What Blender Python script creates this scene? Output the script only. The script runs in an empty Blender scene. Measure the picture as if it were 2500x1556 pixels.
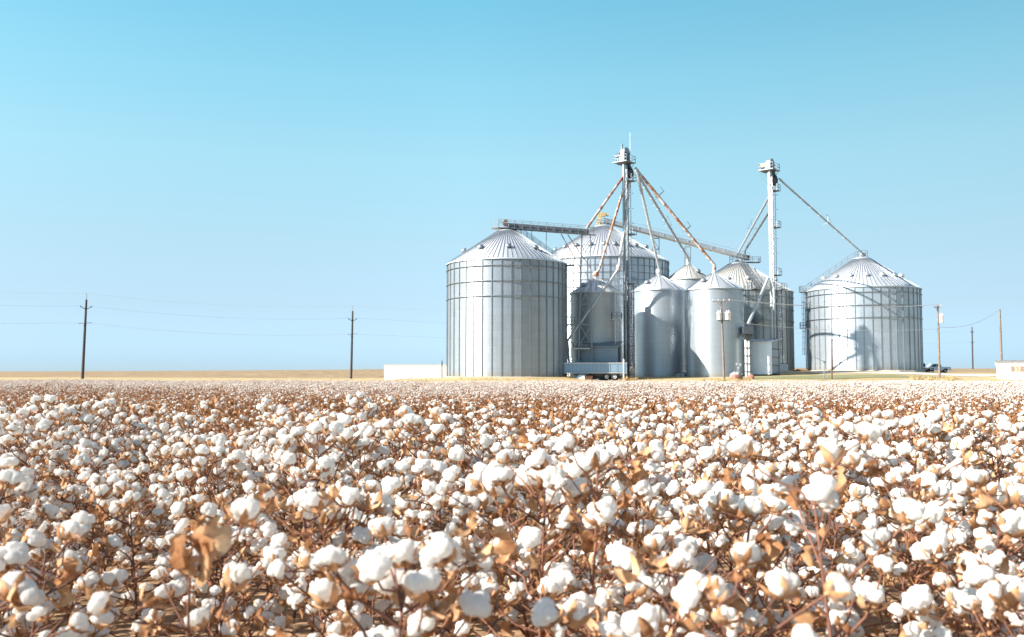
import bpy, bmesh, math, random
import numpy as np
from mathutils import Vector, Matrix, Euler, noise
R = math.radians
PI = math.pi
random.seed(7)
sc = bpy.context.scene
col = sc.collection

# ------------------------------------------------------------------ camera
F = 2222.0                       # focal length in pixels of a 2500 px wide frame
ZC = 1.32                        # eye height, just over the canopy
PITCH = math.atan(137.0 / F)
cam_d = bpy.data.cameras.new('camera')
cam = bpy.data.objects.new('camera', cam_d)
col.objects.link(cam)
cam_d.sensor_width = 36.0
cam_d.lens = 36.0 * F / 2500.0
cam.location = (0, 0, ZC)
cam.rotation_euler = (PI / 2 + PITCH, 0, 0)
cam_d.clip_start = 0.05
cam_d.clip_end = 6000
cam_d.dof.use_dof = True
cam_d.dof.focus_distance = 14.0
cam_d.dof.aperture_fstop = 4.5
sc.camera = cam

# ------------------------------------------------------------------ sky, sun, exposure
SUN_EL, SUN_AZ = R(30), R(68)    # azimuth measured from straight behind the camera towards its left
sdir = Vector((-math.sin(SUN_AZ) * math.cos(SUN_EL), -math.cos(SUN_AZ) * math.cos(SUN_EL), math.sin(SUN_EL)))
w = bpy.data.worlds.new('World')
sc.world = w
w.use_nodes = True
nt = w.node_tree
nt.nodes.clear()
sky = nt.nodes.new('ShaderNodeTexSky')
sky.sky_type = 'NISHITA'
sky.sun_disc = False
sky.sun_elevation = SUN_EL
sky.sun_rotation = math.atan2(sdir.x, sdir.y)
sky.altitude = 900
sky.air_density = 1.0
sky.dust_density = 0.6
sky.ozone_density = 1.0
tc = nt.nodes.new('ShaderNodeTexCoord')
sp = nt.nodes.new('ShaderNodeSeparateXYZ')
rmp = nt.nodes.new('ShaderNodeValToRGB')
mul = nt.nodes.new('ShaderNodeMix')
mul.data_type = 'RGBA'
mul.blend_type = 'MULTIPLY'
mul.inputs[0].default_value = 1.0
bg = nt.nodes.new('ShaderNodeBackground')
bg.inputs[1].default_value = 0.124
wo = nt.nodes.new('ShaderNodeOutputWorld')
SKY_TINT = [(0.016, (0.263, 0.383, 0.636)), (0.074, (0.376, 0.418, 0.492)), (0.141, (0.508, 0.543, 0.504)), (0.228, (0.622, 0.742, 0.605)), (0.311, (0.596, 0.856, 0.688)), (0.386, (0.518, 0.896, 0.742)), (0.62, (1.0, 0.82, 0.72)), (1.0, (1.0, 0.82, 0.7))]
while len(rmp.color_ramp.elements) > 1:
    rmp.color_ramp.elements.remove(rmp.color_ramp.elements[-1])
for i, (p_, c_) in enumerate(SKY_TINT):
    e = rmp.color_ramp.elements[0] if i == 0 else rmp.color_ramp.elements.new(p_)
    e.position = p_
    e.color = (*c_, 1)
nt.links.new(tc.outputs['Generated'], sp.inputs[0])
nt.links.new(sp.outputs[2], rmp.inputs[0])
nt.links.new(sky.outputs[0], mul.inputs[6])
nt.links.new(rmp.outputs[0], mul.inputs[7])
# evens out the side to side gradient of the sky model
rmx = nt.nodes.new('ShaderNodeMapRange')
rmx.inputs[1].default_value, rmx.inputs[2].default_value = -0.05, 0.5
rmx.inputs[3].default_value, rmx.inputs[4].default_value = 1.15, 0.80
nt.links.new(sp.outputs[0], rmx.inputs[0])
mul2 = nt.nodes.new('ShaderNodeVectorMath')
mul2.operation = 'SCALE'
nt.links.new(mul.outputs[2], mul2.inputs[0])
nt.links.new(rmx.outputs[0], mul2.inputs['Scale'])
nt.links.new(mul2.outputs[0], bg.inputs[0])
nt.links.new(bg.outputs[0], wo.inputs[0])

sun_d = bpy.data.lights.new('sun', 'SUN')
sun_d.energy = 5.0
sun_d.angle = R(0.5)
sun_d.color = (1.0, 0.93, 0.84)
sun = bpy.data.objects.new('sun', sun_d)
sun.rotation_euler = sdir.to_track_quat('Z', 'Y').to_euler()
sun.location = (-60, -40, 60)
col.objects.link(sun)

sc.view_settings.view_transform = 'Standard'
sc.view_settings.look = 'None'
sc.view_settings.exposure = 1.3
sc.view_settings.gamma = 1.0
sc.cycles.max_bounces = 6
sc.cycles.diffuse_bounces = 4
sc.cycles.glossy_bounces = 3
sc.cycles.transmission_bounces = 3
sc.cycles.use_denoising = True
sc.cycles.sample_clamp_indirect = 8


# ------------------------------------------------------------------ helpers
def at(px, py, Y):
    """world point at forward distance Y seen at pixel (px, py) of the 2500 x 1556 frame"""
    x, v = (px - 1250.0) / F, (778.0 - py) / F
    c, s = math.cos(PITCH), math.sin(PITCH)
    yd = c - v * s
    t = Y / yd
    return Vector((x * t, Y, ZC + t * (s + v * c)))


class MB:
    """collects shapes, then builds them as one mesh object"""
    def __init__(self):
        self.v, self.f, self.m, self.s = [], [], [], []

    def add(self, vs, fs, m=0, smooth=False):
        o = len(self.v)
        self.v.extend([tuple(p) for p in vs])
        for f in fs:
            self.f.append(tuple(i + o for i in f))
            self.m.append(m)
            self.s.append(smooth)

    def box(self, c, s, m=0, rot=None):
        hx, hy, hz = s[0] / 2, s[1] / 2, s[2] / 2
        vs = [Vector((x, y, z)) for x in (-hx, hx) for y in (-hy, hy) for z in (-hz, hz)]
        if rot is not None:
            vs = [rot @ p for p in vs]
        c = Vector(c)
        self.add([p + c for p in vs], [(0, 1, 3, 2), (4, 6, 7, 5), (0, 4, 5, 1), (2, 3, 7, 6), (0, 2, 6, 4), (1, 5, 7, 3)], m)

    def bar(self, p, q, w_, h=None, m=0, up=(0, 0, 1)):
        p, q = Vector(p), Vector(q)
        d = (q - p)
        if d.length < 1e-6:
            return
        d.normalize()
        u = Vector(up)
        if abs(d.dot(u)) > 0.98:
            u = Vector((0, 1, 0))
        a = d.cross(u).normalized()
        b = a.cross(d).normalized()
        h = w_ if h is None else h
        vs = []
        for e in (p, q):
            for sx, sy in ((-1, -1), (1, -1), (1, 1), (-1, 1)):
                vs.append(e + a * sx * w_ / 2 + b * sy * h / 2)
        self.add(vs, [(0, 3, 2, 1), (4, 5, 6, 7), (0, 1, 5, 4), (1, 2, 6, 5), (2, 3, 7, 6), (3, 0, 4, 7)], m)

    def tube(self, pts, r, n=8, m=0, caps=True):
        """round tube along a polyline; r is a number or one radius per point"""
        pts = [Vector(p) for p in pts]
        rs = [r] * len(pts) if isinstance(r, (int, float)) else list(r)
        vs, fs = [], []
        a = None
        for i, p in enumerate(pts):
            d = (pts[min(i + 1, len(pts) - 1)] - pts[max(i - 1, 0)]).normalized()
            if a is None:
                u = Vector((0, 0, 1)) if abs(d.z) < 0.95 else Vector((0, 1, 0))
                a = d.cross(u).normalized()
            else:
                a = (a - d * a.dot(d))
                a = a.normalized() if a.length > 1e-6 else d.orthogonal().normalized()
            b = d.cross(a)
            for k in range(n):
                t = 2 * PI * k / n
                vs.append(p + (a * math.cos(t) + b * math.sin(t)) * rs[i])
        for i in range(len(pts) - 1):
            for k in range(n):
                k2 = (k + 1) % n
                fs.append((i * n + k, i * n + k2, (i + 1) * n + k2, (i + 1) * n + k))
        self.add(vs, fs, m, True)
        if caps:
            o = (len(pts) - 1) * n
            self.add(vs[:n], [tuple(reversed(range(n)))], m)
            self.add(vs[o:o + n], [tuple(range(n))], m)

    def lathe(self, prof, n=48, m=0, c=(0, 0, 0), smooth=True, closed=False, mat=None):
        vs, fs = [], []
        for (r, z) in prof:
            for k in range(n):
                t = 2 * PI * k / n
                vs.append(Vector((r * math.cos(t), r * math.sin(t), z)))
        for i in range(len(prof) - 1):
            for k in range(n):
                k2 = (k + 1) % n
                fs.append((i * n + k, i * n + k2, (i + 1) * n + k2, (i + 1) * n + k))
        if mat is not None:
            vs = [mat @ p for p in vs]
        c = Vector(c)
        self.add([p + c for p in vs], fs, m, smooth)

    def prism(self, poly, axis, a, b, m=0, smooth=False):
        """extrude a 2-D outline along an axis; poly gives the two other coordinates in order"""
        def P(p, e):
            if axis == 'x':
                return (e, p[0], p[1])
            if axis == 'y':
                return (p[0], e, p[1])
            return (p[0], p[1], e)
        n = len(poly)
        vs = [P(p, a) for p in poly] + [P(p, b) for p in poly]
        fs = [tuple(range(n)), tuple(range(2 * n - 1, n - 1, -1))]
        for i in range(n):
            j = (i + 1) % n
            fs.append((i, i + n, j + n, j))
        self.add(vs, fs, m, smooth)

    def quad(self, *p, m=0):
        self.add(p, [tuple(range(len(p)))], m)

    def mesh(self, name, mats):
        me = bpy.data.meshes.new(name)
        me.from_pydata(self.v, [], self.f)
        me.polygons.foreach_set('material_index', self.m)
        me.polygons.foreach_set('use_smooth', self.s)
        for mt in (mats if isinstance(mats, (list, tuple)) else [mats]):
            me.materials.append(mt)
        me.update()
        return me

    def build(self, name, mats, parent=None, loc=None):
        me = self.mesh(name, mats)
        bm = bmesh.new()
        bm.from_mesh(me)
        bmesh.ops.recalc_face_normals(bm, faces=bm.faces)
        bm.to_mesh(me)
        bm.free()
        o = bpy.data.objects.new(name, me)
        col.objects.link(o)
        if parent is not None:
            o.parent = parent
        if loc is not None:
            o.location = loc
        return o


def tag(o, label=None, cat=None, group=None, kind=None):
    if label:
        o['label'] = label
    if cat:
        o['category'] = cat
    if group:
        o['group'] = group
    if kind:
        o['kind'] = kind
    return o


def empty(name, loc, rz=0.0, **kw):
    o = bpy.data.objects.new(name, None)
    o.empty_display_size = 0.3
    o.location = loc
    o.rotation_euler = (0, 0, rz)
    col.objects.link(o)
    tag(o, **kw)
    return o


# ------------------------------------------------------------------ materials
def new_mat(name):
    m = bpy.data.materials.new(name)
    m.use_nodes = True
    n = m.node_tree.nodes
    return m, m.node_tree, n['Principled BSDF'], n['Material Output']


def ramp(t, fac, stops):
    r_ = t.nodes.new('ShaderNodeValToRGB')
    while len(r_.color_ramp.elements) > 1:
        r_.color_ramp.elements.remove(r_.color_ramp.elements[-1])
    for i, (p, c) in enumerate(stops):
        e = r_.color_ramp.elements[0] if i == 0 else r_.color_ramp.elements.new(p)
        e.position = p
        e.color = (*c, 1) if len(c) == 3 else c
    t.links.new(fac, r_.inputs[0])
    return r_.outputs[0]


def noise_tex(t, vec, scale, detail=4, rough=0.55):
    n = t.nodes.new('ShaderNodeTexNoise')
    n.inputs['Scale'].default_value = scale
    n.inputs['Detail'].default_value = detail
    n.inputs['Roughness'].default_value = rough
    if vec is not None:
        t.links.new(vec, n.inputs['Vector'])
    return n.outputs[0]


def mth(t, op, a, b=None, c=None):
    n = t.nodes.new('ShaderNodeMath')
    n.operation = op
    for i, x in enumerate((a, b, c)):
        if x is None:
            continue
        if isinstance(x, (int, float)):
            n.inputs[i].default_value = x
        else:
            t.links.new(x, n.inputs[i])
    return n.outputs[0]


def mixc(t, fac, a, b, mode='MIX'):
    n = t.nodes.new('ShaderNodeMix')
    n.data_type = 'RGBA'
    n.blend_type = mode
    for i, x in ((0, fac), (6, a), (7, b)):
        if isinstance(x, (int, float)):
            n.inputs[i].default_value = x
        elif isinstance(x, tuple):
            n.inputs[i].default_value = (*x, 1)
        else:
            t.links.new(x, n.inputs[i])
    return n.outputs[2]


def plain(name, c, rough=0.7, metal=0.0, var=0.18, scale=3.0):
    m, t, b, o = new_mat(name)
    tc_ = t.nodes.new('ShaderNodeTexCoord')
    f = noise_tex(t, tc_.outputs['Object'], scale, 5)
    lo = tuple(max(0, x * (1 - var)) for x in c)
    hi = tuple(min(1, x * (1 + var)) for x in c)
    t.links.new(ramp(t, f, [(0.3, lo), (0.7, hi)]), b.inputs['Base Color'])
    b.inputs['Roughness'].default_value = rough
    b.inputs['Metallic'].default_value = metal
    return m


def rusty(name, c, rust=(0.36, 0.13, 0.05), amount=0.5, metal=0.3, rough=0.55, scale=0.9):
    m, t, b, o = new_mat(name)
    tc_ = t.nodes.new('ShaderNodeTexCoord')
    f = noise_tex(t, tc_.outputs['Object'], scale, 6, 0.65)
    g = noise_tex(t, tc_.outputs['Object'], scale * 9, 3, 0.6)
    f = mth(t, 'ADD', f, mth(t, 'MULTIPLY', mth(t, 'SUBTRACT', g, 0.5), 0.35))
    e = 0.5 + (0.5 - amount) * 0.5
    fac = ramp(t, f, [(e - 0.05, (0, 0, 0)), (e + 0.05, (1, 1, 1))])
    t.links.new(mixc(t, fac, c, rust), b.inputs['Base Color'])
    b.inputs['Roughness'].default_value = rough
    b.inputs['Metallic'].default_value = metal
    return m


def galv(name, c=(0.60, 0.63, 0.66), n_sheets=20, sheet_h=1.118, pitch=0.1016, amp=0.36, rough=0.33, metal=0.55,
         panel=0.10, stain=0.10, warm=(0.36, 0.38, 0.38)):
    """corrugated galvanised sheets: each sheet its own tone, ridges as real slope of the normal, streaks of weathering"""
    m, t, b, o = new_mat(name)
    tc_ = t.nodes.new('ShaderNodeTexCoord')
    s = t.nodes.new('ShaderNodeSeparateXYZ')
    t.links.new(tc_.outputs['Object'], s.inputs[0])
    ang = mth(t, 'ARCTAN2', s.outputs[1], s.outputs[0])
    v = mth(t, 'DIVIDE', s.outputs[2], sheet_h)
    vi = mth(t, 'FLOOR', v)
    u = mth(t, 'MULTIPLY', ang, n_sheets / (2 * PI))
    u = mth(t, 'ADD', u, mth(t, 'MULTIPLY', vi, 0.5))
    ui = mth(t, 'FLOOR', u)
    cv = t.nodes.new('ShaderNodeCombineXYZ')
    t.links.new(ui, cv.inputs[0])
    t.links.new(vi, cv.inputs[1])
    wn = t.nodes.new('ShaderNodeTexWhiteNoise')
    wn.noise_dimensions = '3D'
    t.links.new(cv.outputs[0], wn.inputs['Vector'])
    # streaks running down the wall
    cs = t.nodes.new('ShaderNodeCombineXYZ')
    t.links.new(mth(t, 'MULTIPLY', ang, 9.0), cs.inputs[0])
    t.links.new(mth(t, 'MULTIPLY', s.outputs[2], 0.12), cs.inputs[1])
    st = noise_tex(t, cs.outputs[0], 2.2, 5, 0.6)
    bl = noise_tex(t, tc_.outputs['Object'], 0.45, 4, 0.6)
    k = mth(t, 'ADD', 1.0 - panel * 0.5, mth(t, 'MULTIPLY', wn.outputs[0], panel))
    k = mth(t, 'MULTIPLY', k, mth(t, 'ADD', 0.86, mth(t, 'MULTIPLY', st, 0.28)))
    # dark line at each sheet lap
    fr = mth(t, 'FRACT', v)
    lap = mth(t, 'LESS_THAN', fr, 0.05)
    k = mth(t, 'MULTIPLY', k, mth(t, 'SUBTRACT', 1.0, mth(t, 'MULTIPLY', lap, 0.14)))
    base = mixc(t, mth(t, 'MULTIPLY', ramp(t, bl, [(0.45, (0, 0, 0)), (0.75, (1, 1, 1))]), stain), c, warm)
    # splashed earth along the lowest sheet and rust weeping from the bolted laps
    dz = mth(t, 'SUBTRACT', mth(t, 'ADD', 0.1, mth(t, 'MULTIPLY', st, 1.5)), s.outputs[2])
    dirt = mth(t, 'MULTIPLY', mth(t, 'MINIMUM', 1.0, mth(t, 'MAXIMUM', 0.0, dz)), 0.7)
    base = mixc(t, dirt, base, (0.34, 0.26, 0.17))
    cr = t.nodes.new('ShaderNodeCombineXYZ')
    t.links.new(mth(t, 'MULTIPLY', ang, 24.0), cr.inputs[0])
    t.links.new(mth(t, 'MULTIPLY', s.outputs[2], 0.30), cr.inputs[1])
    ru = noise_tex(t, cr.outputs[0], 2.0, 4, 0.6)
    base = mixc(t, mth(t, 'MULTIPLY', ramp(t, ru, [(0.60, (0, 0, 0)), (0.78, (1, 1, 1))]), 0.25), base, (0.30, 0.24, 0.19))
    cm = t.nodes.new('ShaderNodeCombineXYZ')
    for i in range(3):
        t.links.new(k, cm.inputs[i])
    t.links.new(mixc(t, 1.0, base, cm.outputs[0], 'MULTIPLY'), b.inputs['Base Color'])
    t.links.new(mth(t, 'ADD', rough - 0.05, mth(t, 'MULTIPLY', bl, 0.12)), b.inputs['Roughness'])
    b.inputs['Metallic'].default_value = metal
    if amp > 0:
        g = t.nodes.new('ShaderNodeNewGeometry')
        wv = mth(t, 'MULTIPLY', mth(t, 'COSINE', mth(t, 'MULTIPLY', s.outputs[2], 2 * PI / pitch)), amp)
        cz = t.nodes.new('ShaderNodeCombineXYZ')
        t.links.new(wv, cz.inputs[2])
        ad = t.nodes.new('ShaderNodeVectorMath')
        ad.operation = 'ADD'
        t.links.new(g.outputs['Normal'], ad.inputs[0])
        t.links.new(cz.outputs[0], ad.inputs[1])
        nm = t.nodes.new('ShaderNodeVectorMath')
        nm.operation = 'NORMALIZE'
        t.links.new(ad.outputs[0], nm.inputs[0])
        t.links.new(nm.outputs[0], b.inputs['Normal'])
    return m


M = {}
M['roof'] = galv('roof_sheet', (0.66, 0.68, 0.70), 80, 40, amp=0, rough=0.42, metal=0.65, panel=0.10, stain=0.2)
M['roof_old'] = galv('roof_sheet_old', (0.56, 0.55, 0.50), 60, 40, amp=0, rough=0.5, metal=0.45, panel=0.12, stain=0.5, warm=(0.42, 0.34, 0.24))
M['roof_pale'] = galv('roof_sheet_pale', (0.74, 0.74, 0.72), 22, 40, amp=0, rough=0.5, metal=0.3, panel=0.08, stain=0.2)
M['rib'] = plain('roof_rib_metal', (0.30, 0.33, 0.36), 0.45, 0.7)
M['stiff'] = plain('stiffener_metal', (0.26, 0.29, 0.31), 0.45, 0.75)
M['cap'] = plain('cap_metal', (0.66, 0.69, 0.71), 0.4, 0.7)
M['steel'] = plain('dull_steel', (0.22, 0.245, 0.27), 0.5, 0.5)
M['dark'] = plain('dark_steel', (0.075, 0.088, 0.105), 0.55, 0.4)
M['light'] = plain('light_galvanised', (0.52, 0.54, 0.56), 0.45, 0.5)
M['white'] = plain('white_paint', (0.80, 0.80, 0.79), 0.55, 0.0, 0.03, 0.8)
M['concrete'] = plain('concrete', (0.42, 0.39, 0.34), 0.9, 0, 0.2, 2.5)
M['timber'] = plain('weathered_pole_timber', (0.19, 0.155, 0.13), 0.85, 0, 0.35, 4)
M['timber_dark'] = plain('creosoted_pole_timber', (0.055, 0.045, 0.042), 0.85, 0, 0.35, 4)
M['rust'] = plain('rusty_steel', (0.12, 0.055, 0.038), 0.85, 0, 0.4, 5)
M['yellow'] = plain('yellow_paint', (0.44, 0.34, 0.16), 0.5, 0, 0.15)
M['orange'] = plain('faded_orange_paint', (0.62, 0.40, 0.20), 0.5, 0, 0.15)
M['red'] = plain('faded_red_paint', (0.28, 0.12, 0.09), 0.55, 0, 0.2)
M['rubber'] = plain('tyre_rubber', (0.025, 0.025, 0.027), 0.85)
M['glass'] = plain('dark_window_glass', (0.03, 0.04, 0.05), 0.12)
M['wire'] = plain('weathered_wire', (0.40, 0.42, 0.45), 0.6, 0.3)
M['ceramic'] = plain('grey_insulator', (0.55, 0.55, 0.54), 0.35)
M['curtain'] = plain('beige_curtain', (0.22, 0.17, 0.125), 0.9, 0, 0.2, 6)
M['spout_rust'] = rusty('rusted_spout', (0.62, 0.60, 0.58), (0.37, 0.18, 0.10), 0.52)
M['spout_some'] = rusty('spout_with_some_rust', (0.60, 0.58, 0.56), (0.36, 0.20, 0.12), 0.32)
M['spout_clean'] = rusty('clean_spout', (0.40, 0.42, 0.45), (0.4, 0.25, 0.16), 0.06)
M['spout_brown'] = rusty('brown_spout', (0.42, 0.38, 0.37), (0.26, 0.12, 0.09), 0.5)
M['tower_grey'] = rusty('grey_elevator_casing', (0.19, 0.215, 0.245), (0.26, 0.17, 0.13), 0.10, 0.35, 0.4)
M['head'] = plain('grey_head_metal', (0.26, 0.29, 0.32), 0.45, 0.5)
M['tower_skin'] = rusty('elevator_casing', (0.47, 0.485, 0.50), (0.40, 0.24, 0.15), 0.10, 0.4, 0.45)


# ------------------------------------------------------------------ ground
def smooth(a, b, x):
    t = np.clip((x - a) / (b - a), 0, 1)
    return t * t * (3 - 2 * t)


def field_profile(x, y):
    """ground under the cotton: level at the camera, a dip, then a long gentle bottom"""
    return (-0.36 * smooth(7.5, 27, y + 0.06 * x) - 0.20 * smooth(30, 100, y)
            + 0.05 * np.sin(x * 0.21 + y * 0.13) * smooth(2, 12, y))


CTRL = []   # (X, Y, z) of ground points read off the photograph


def gp(px, py, Y):
    CTRL.append(tuple(at(px, py, Y)))


for px_ in (1091, 1237, 1383):
    gp(px_, 921, 132)
gp(1237, 921, 141); gp(1180, 921, 150)
gp(1010, 927, 128); gp(1075, 922, 130)
gp(938, 931, 150); gp(1040, 930, 152); gp(870, 929, 150)
gp(1405, 931, 127); gp(1450, 932.5, 128); gp(1520, 932.5, 128); gp(1450, 935, 121);
gp(1400, 928.5, 136); gp(1450, 929, 138); gp(1525, 930, 136); gp(1600, 926, 134); gp(1747, 925, 137)
gp(1768, 933, 125); gp(1863, 915, 150); gp(1900, 926, 132)
gp(1804, 907, 168); gp(1936, 907, 172); gp(2110, 906, 160); gp(1975, 906, 165); gp(2240, 908, 165)
gp(2031, 927, 135); gp(2150, 922, 138)
gp(2293, 929, 134); gp(2434, 925, 150); gp(2550, 926, 150); gp(2280, 911, 190); gp(2380, 913, 190)
gp(201, 925, 185); gp(857, 925, 217); gp(500, 925, 195); gp(0, 926, 175)
for px_, py_, Y_ in ((-200, 907, 620), (300, 907, 600), (700, 905, 600), (1000, 902, 600), (1250, 900, 600), (1700, 898, 600), (2100, 899, 600), (2400, 900, 600), (2900, 900, 600),
                     (1900, 903, 330), (2373, 901.5, 352), (1400, 910, 300), (800, 916, 320), (200, 917, 300), (-300, 917, 300), (2700, 903, 350)):
    gp(px_, py_, Y_)
for x_ in range(-120, 121, 30):
    ye = 106.0 + max(0.0, -x_ - 8) * 0.42
    CTRL.append((x_, ye, float(field_profile(x_, 100.0)) + 0.0))
CT = np.array(CTRL)


def tps(r):
    r = np.maximum(r, 1e-6)
    return r * r * np.log(r)


_S = 100.0
_P = CT[:, :2] / _S
_n = len(_P)
_K = tps(np.linalg.norm(_P[:, None] - _P[None], axis=2)) + np.eye(_n) * 2e-4
_Q = np.hstack([np.ones((_n, 1)), _P])
_A = np.block([[_K, _Q], [_Q.T, np.zeros((3, 3))]])
_W = np.linalg.solve(_A, np.concatenate([CT[:, 2], np.zeros(3)]))


def edge_y(x):
    return 105.0 + np.maximum(0.0, -x - 8) * 0.42


def ground(x, y):
    x, y = np.asarray(x, float), np.asarray(y, float)
    q = np.stack([x, y], -1) / _S
    d = np.linalg.norm(q[..., None, :] - _P, axis=-1)
    far = (tps(d) * _W[:_n]).sum(-1) + _W[_n] + q[..., 0] * _W[_n + 1] + q[..., 1] * _W[_n + 2]
    e = edge_y(x)
    k = smooth(-6, 12, y - e)
    far_lim = 3.0 + 0 * y
    k2 = smooth(650, 900, np.hypot(x, y))
    far = far * (1 - k2) + far_lim * k2 - np.maximum(0, np.hypot(x, y) - 900) * 0.004
    return field_profile(x, np.minimum(y, 100.0)) * (1 - k) + np.clip(far, -3, 9) * k


def gz(x, y):
    return float(ground(x, y))


# ground sheet
ys = np.concatenate([np.arange(-14, 30, 1.0), np.arange(30, 100, 2.5), np.arange(100, 225, 2.0), np.geomspace(230, 3500, 34)])
us = np.concatenate([-np.geomspace(0.002, 1, 44)[::-1] * 1.15, [0], np.geomspace(0.002, 1, 44) * 1.15])
us = np.linspace(-1, 1, 121)
gx = us[None, :] * (28 + np.abs(ys[:, None]) * 0.95)
gy = np.repeat(ys[:, None], len(us), 1)
gzv = ground(gx, gy)
gv = np.stack([gx, gy, gzv], -1).reshape(-1, 3)
nr, nc = gx.shape
gf = [(i * nc + j, i * nc + j + 1, (i + 1) * nc + j + 1, (i + 1) * nc + j) for i in range(nr - 1) for j in range(nc - 1)]


def ground_material():
    m, t, b, o = new_mat('ground_surface')
    g = t.nodes.new('ShaderNodeNewGeometry')
    pos = g.outputs['Position']
    s = t.nodes.new('ShaderNodeSeparateXYZ')
    t.links.new(pos, s.inputs[0])
    x, y = s.outputs[0], s.outputs[1]
    n1 = noise_tex(t, pos, 0.10, 6, 0.6)
    n2 = noise_tex(t, pos, 1.6, 6, 0.65)
    n3 = noise_tex(t, pos, 9.0, 4, 0.7)
    # streaks lying across the view: mown grass and drill rows
    mp = t.nodes.new('ShaderNodeMapping')
    mp.inputs['Scale'].default_value = (0.05, 0.35, 1)
    mp.inputs['Rotation'].default_value = (0, 0, 0.2)
    t.links.new(pos, mp.inputs[0])
    n4 = noise_tex(t, mp.outputs[0], 1.0, 6, 0.65)
    grass = ramp(t, n4, [(0.30, (0.40, 0.27, 0.13)), (0.5, (0.50, 0.38, 0.20)), (0.72, (0.58, 0.47, 0.30))])
    green = mixc(t, ramp(t, n1, [(0.52, (0, 0, 0)), (0.68, (0.5, 0.5, 0.5))]), grass, (0.24, 0.23, 0.12))
    fine = ramp(t, n2, [(0.25, (0.72, 0.72, 0.72)), (0.75, (1.12, 1.12, 1.12))])
    grass = mixc(t, 1.0, green, fine, 'MULTIPLY')
    mp2 = t.nodes.new('ShaderNodeMapping')
    mp2.inputs['Scale'].default_value = (1.0, 0.05, 1)
    t.links.new(pos, mp2.inputs[0])
    n5 = noise_tex(t, mp2.outputs[0], 1.0, 6, 0.75)
    stub = ramp(t, n5, [(0.36, (0.13, 0.085, 0.05)), (0.50, (0.32, 0.23, 0.135)), (0.66, (0.46, 0.36, 0.23))])
    stub = mixc(t, 1.0, stub, ramp(t, n4, [(0.3, (0.75, 0.75, 0.75)), (0.6, (1.05, 1.05, 1.05))]), 'MULTIPLY')
    soil = ramp(t, n3, [(0.3, (0.20, 0.125, 0.07)), (0.6, (0.34, 0.22, 0.13)), (0.8, (0.46, 0.33, 0.20))])
    ed = mth(t, 'ADD', 105.0, mth(t, 'MULTIPLY', mth(t, 'MAXIMUM', 0.0, mth(t, 'SUBTRACT', mth(t, 'MULTIPLY', x, -1.0), 8.0)), 0.42))
    dy = mth(t, 'SUBTRACT', y, ed)
    dyn = mth(t, 'ADD', dy, mth(t, 'MULTIPLY', mth(t, 'SUBTRACT', n2, 0.5), 4.0))
    k1 = t.nodes.new('ShaderNodeMapRange')
    k1.inputs[1].default_value = -0.5
    k1.inputs[2].default_value = 1.5
    t.links.new(dyn, k1.inputs[0])
    k2 = t.nodes.new('ShaderNodeMapRange')
    k2.inputs[1].default_value = 226
    k2.inputs[2].default_value = 232
    t.links.new(y, k2.inputs[0])
    c = mixc(t, k1.outputs[0], soil, grass)
    c = mixc(t, k2.outputs[0], c, stub)
    t.links.new(c, b.inputs['Base Color'])
    b.inputs['Roughness'].default_value = 0.95
    b.inputs['Specular IOR Level'].default_value = 0.1
    bp = t.nodes.new('ShaderNodeBump')
    bp.inputs['Strength'].default_value = 0.6
    bp.inputs['Distance'].default_value = 0.12
    t.links.new(n2, bp.inputs['Height'])
    t.links.new(bp.outputs[0], b.inputs['Normal'])
    return m


gm = MB()
gm.add(gv, gf, 0, True)
tag(gm.build('ground', ground_material()), 'dry golden grass, field soil and far stubble land', 'ground', kind='structure')


def drive_material(name, c):
    m, t, b, o = new_mat(name)
    g = t.nodes.new('ShaderNodeNewGeometry')
    n1 = noise_tex(t, g.outputs['Position'], 0.35, 6, 0.6)
    n2 = noise_tex(t, g.outputs['Position'], 6, 4, 0.7)
    cc = mixc(t, n2, tuple(x * 0.8 for x in c), tuple(min(1, x * 1.12) for x in c))
    cc = mixc(t, ramp(t, n1, [(0.55, (0, 0, 0)), (0.75, (0.6, 0.6, 0.6))]), cc, (0.42, 0.34, 0.2))
    t.links.new(cc, b.inputs['Base Color'])
    b.inputs['Roughness'].default_value = 0.95
    return m


def strip(name, mat, pts, widths, lift, label, cat, seg=4.0, cross=7):
    """a track draped on the ground along a polyline"""
    P_, W_ = [], []
    for (a, b, wa, wb) in zip(pts[:-1], pts[1:], widths[:-1], widths[1:]):
        a, b = Vector(a), Vector(b)
        n = max(1, int((b - a).length / seg))
        for i in range(n):
            P_.append(a.lerp(b, i / n)); W_.append(wa + (wb - wa) * i / n)
    P_.append(Vector(pts[-1])); W_.append(widths[-1])
    vs, fs = [], []
    rr = random.Random(3)
    for i, p in enumerate(P_):
        d = (P_[min(i + 1, len(P_) - 1)] - P_[max(0, i - 1)]).normalized()
        nrm = Vector((-d.y, d.x))
        wl, wr_ = W_[i] / 2 + rr.uniform(-.35, .35), W_[i] / 2 + rr.uniform(-.35, .35)
        for k in range(cross):
            q = p + nrm * (-wr_ + (wl + wr_) * k / (cross - 1))
            vs.append((q.x, q.y, gz(q.x, q.y) + lift))
    for i in range(len(P_) - 1):
        for k in range(cross - 1):
            fs.append((i * cross + k, i * cross + k + 1, (i + 1) * cross + k + 1, (i + 1) * cross + k))
    m = MB()
    m.add(vs, fs, 0, True)
    return tag(m.build(name, mat), label, cat, kind='structure')


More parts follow.
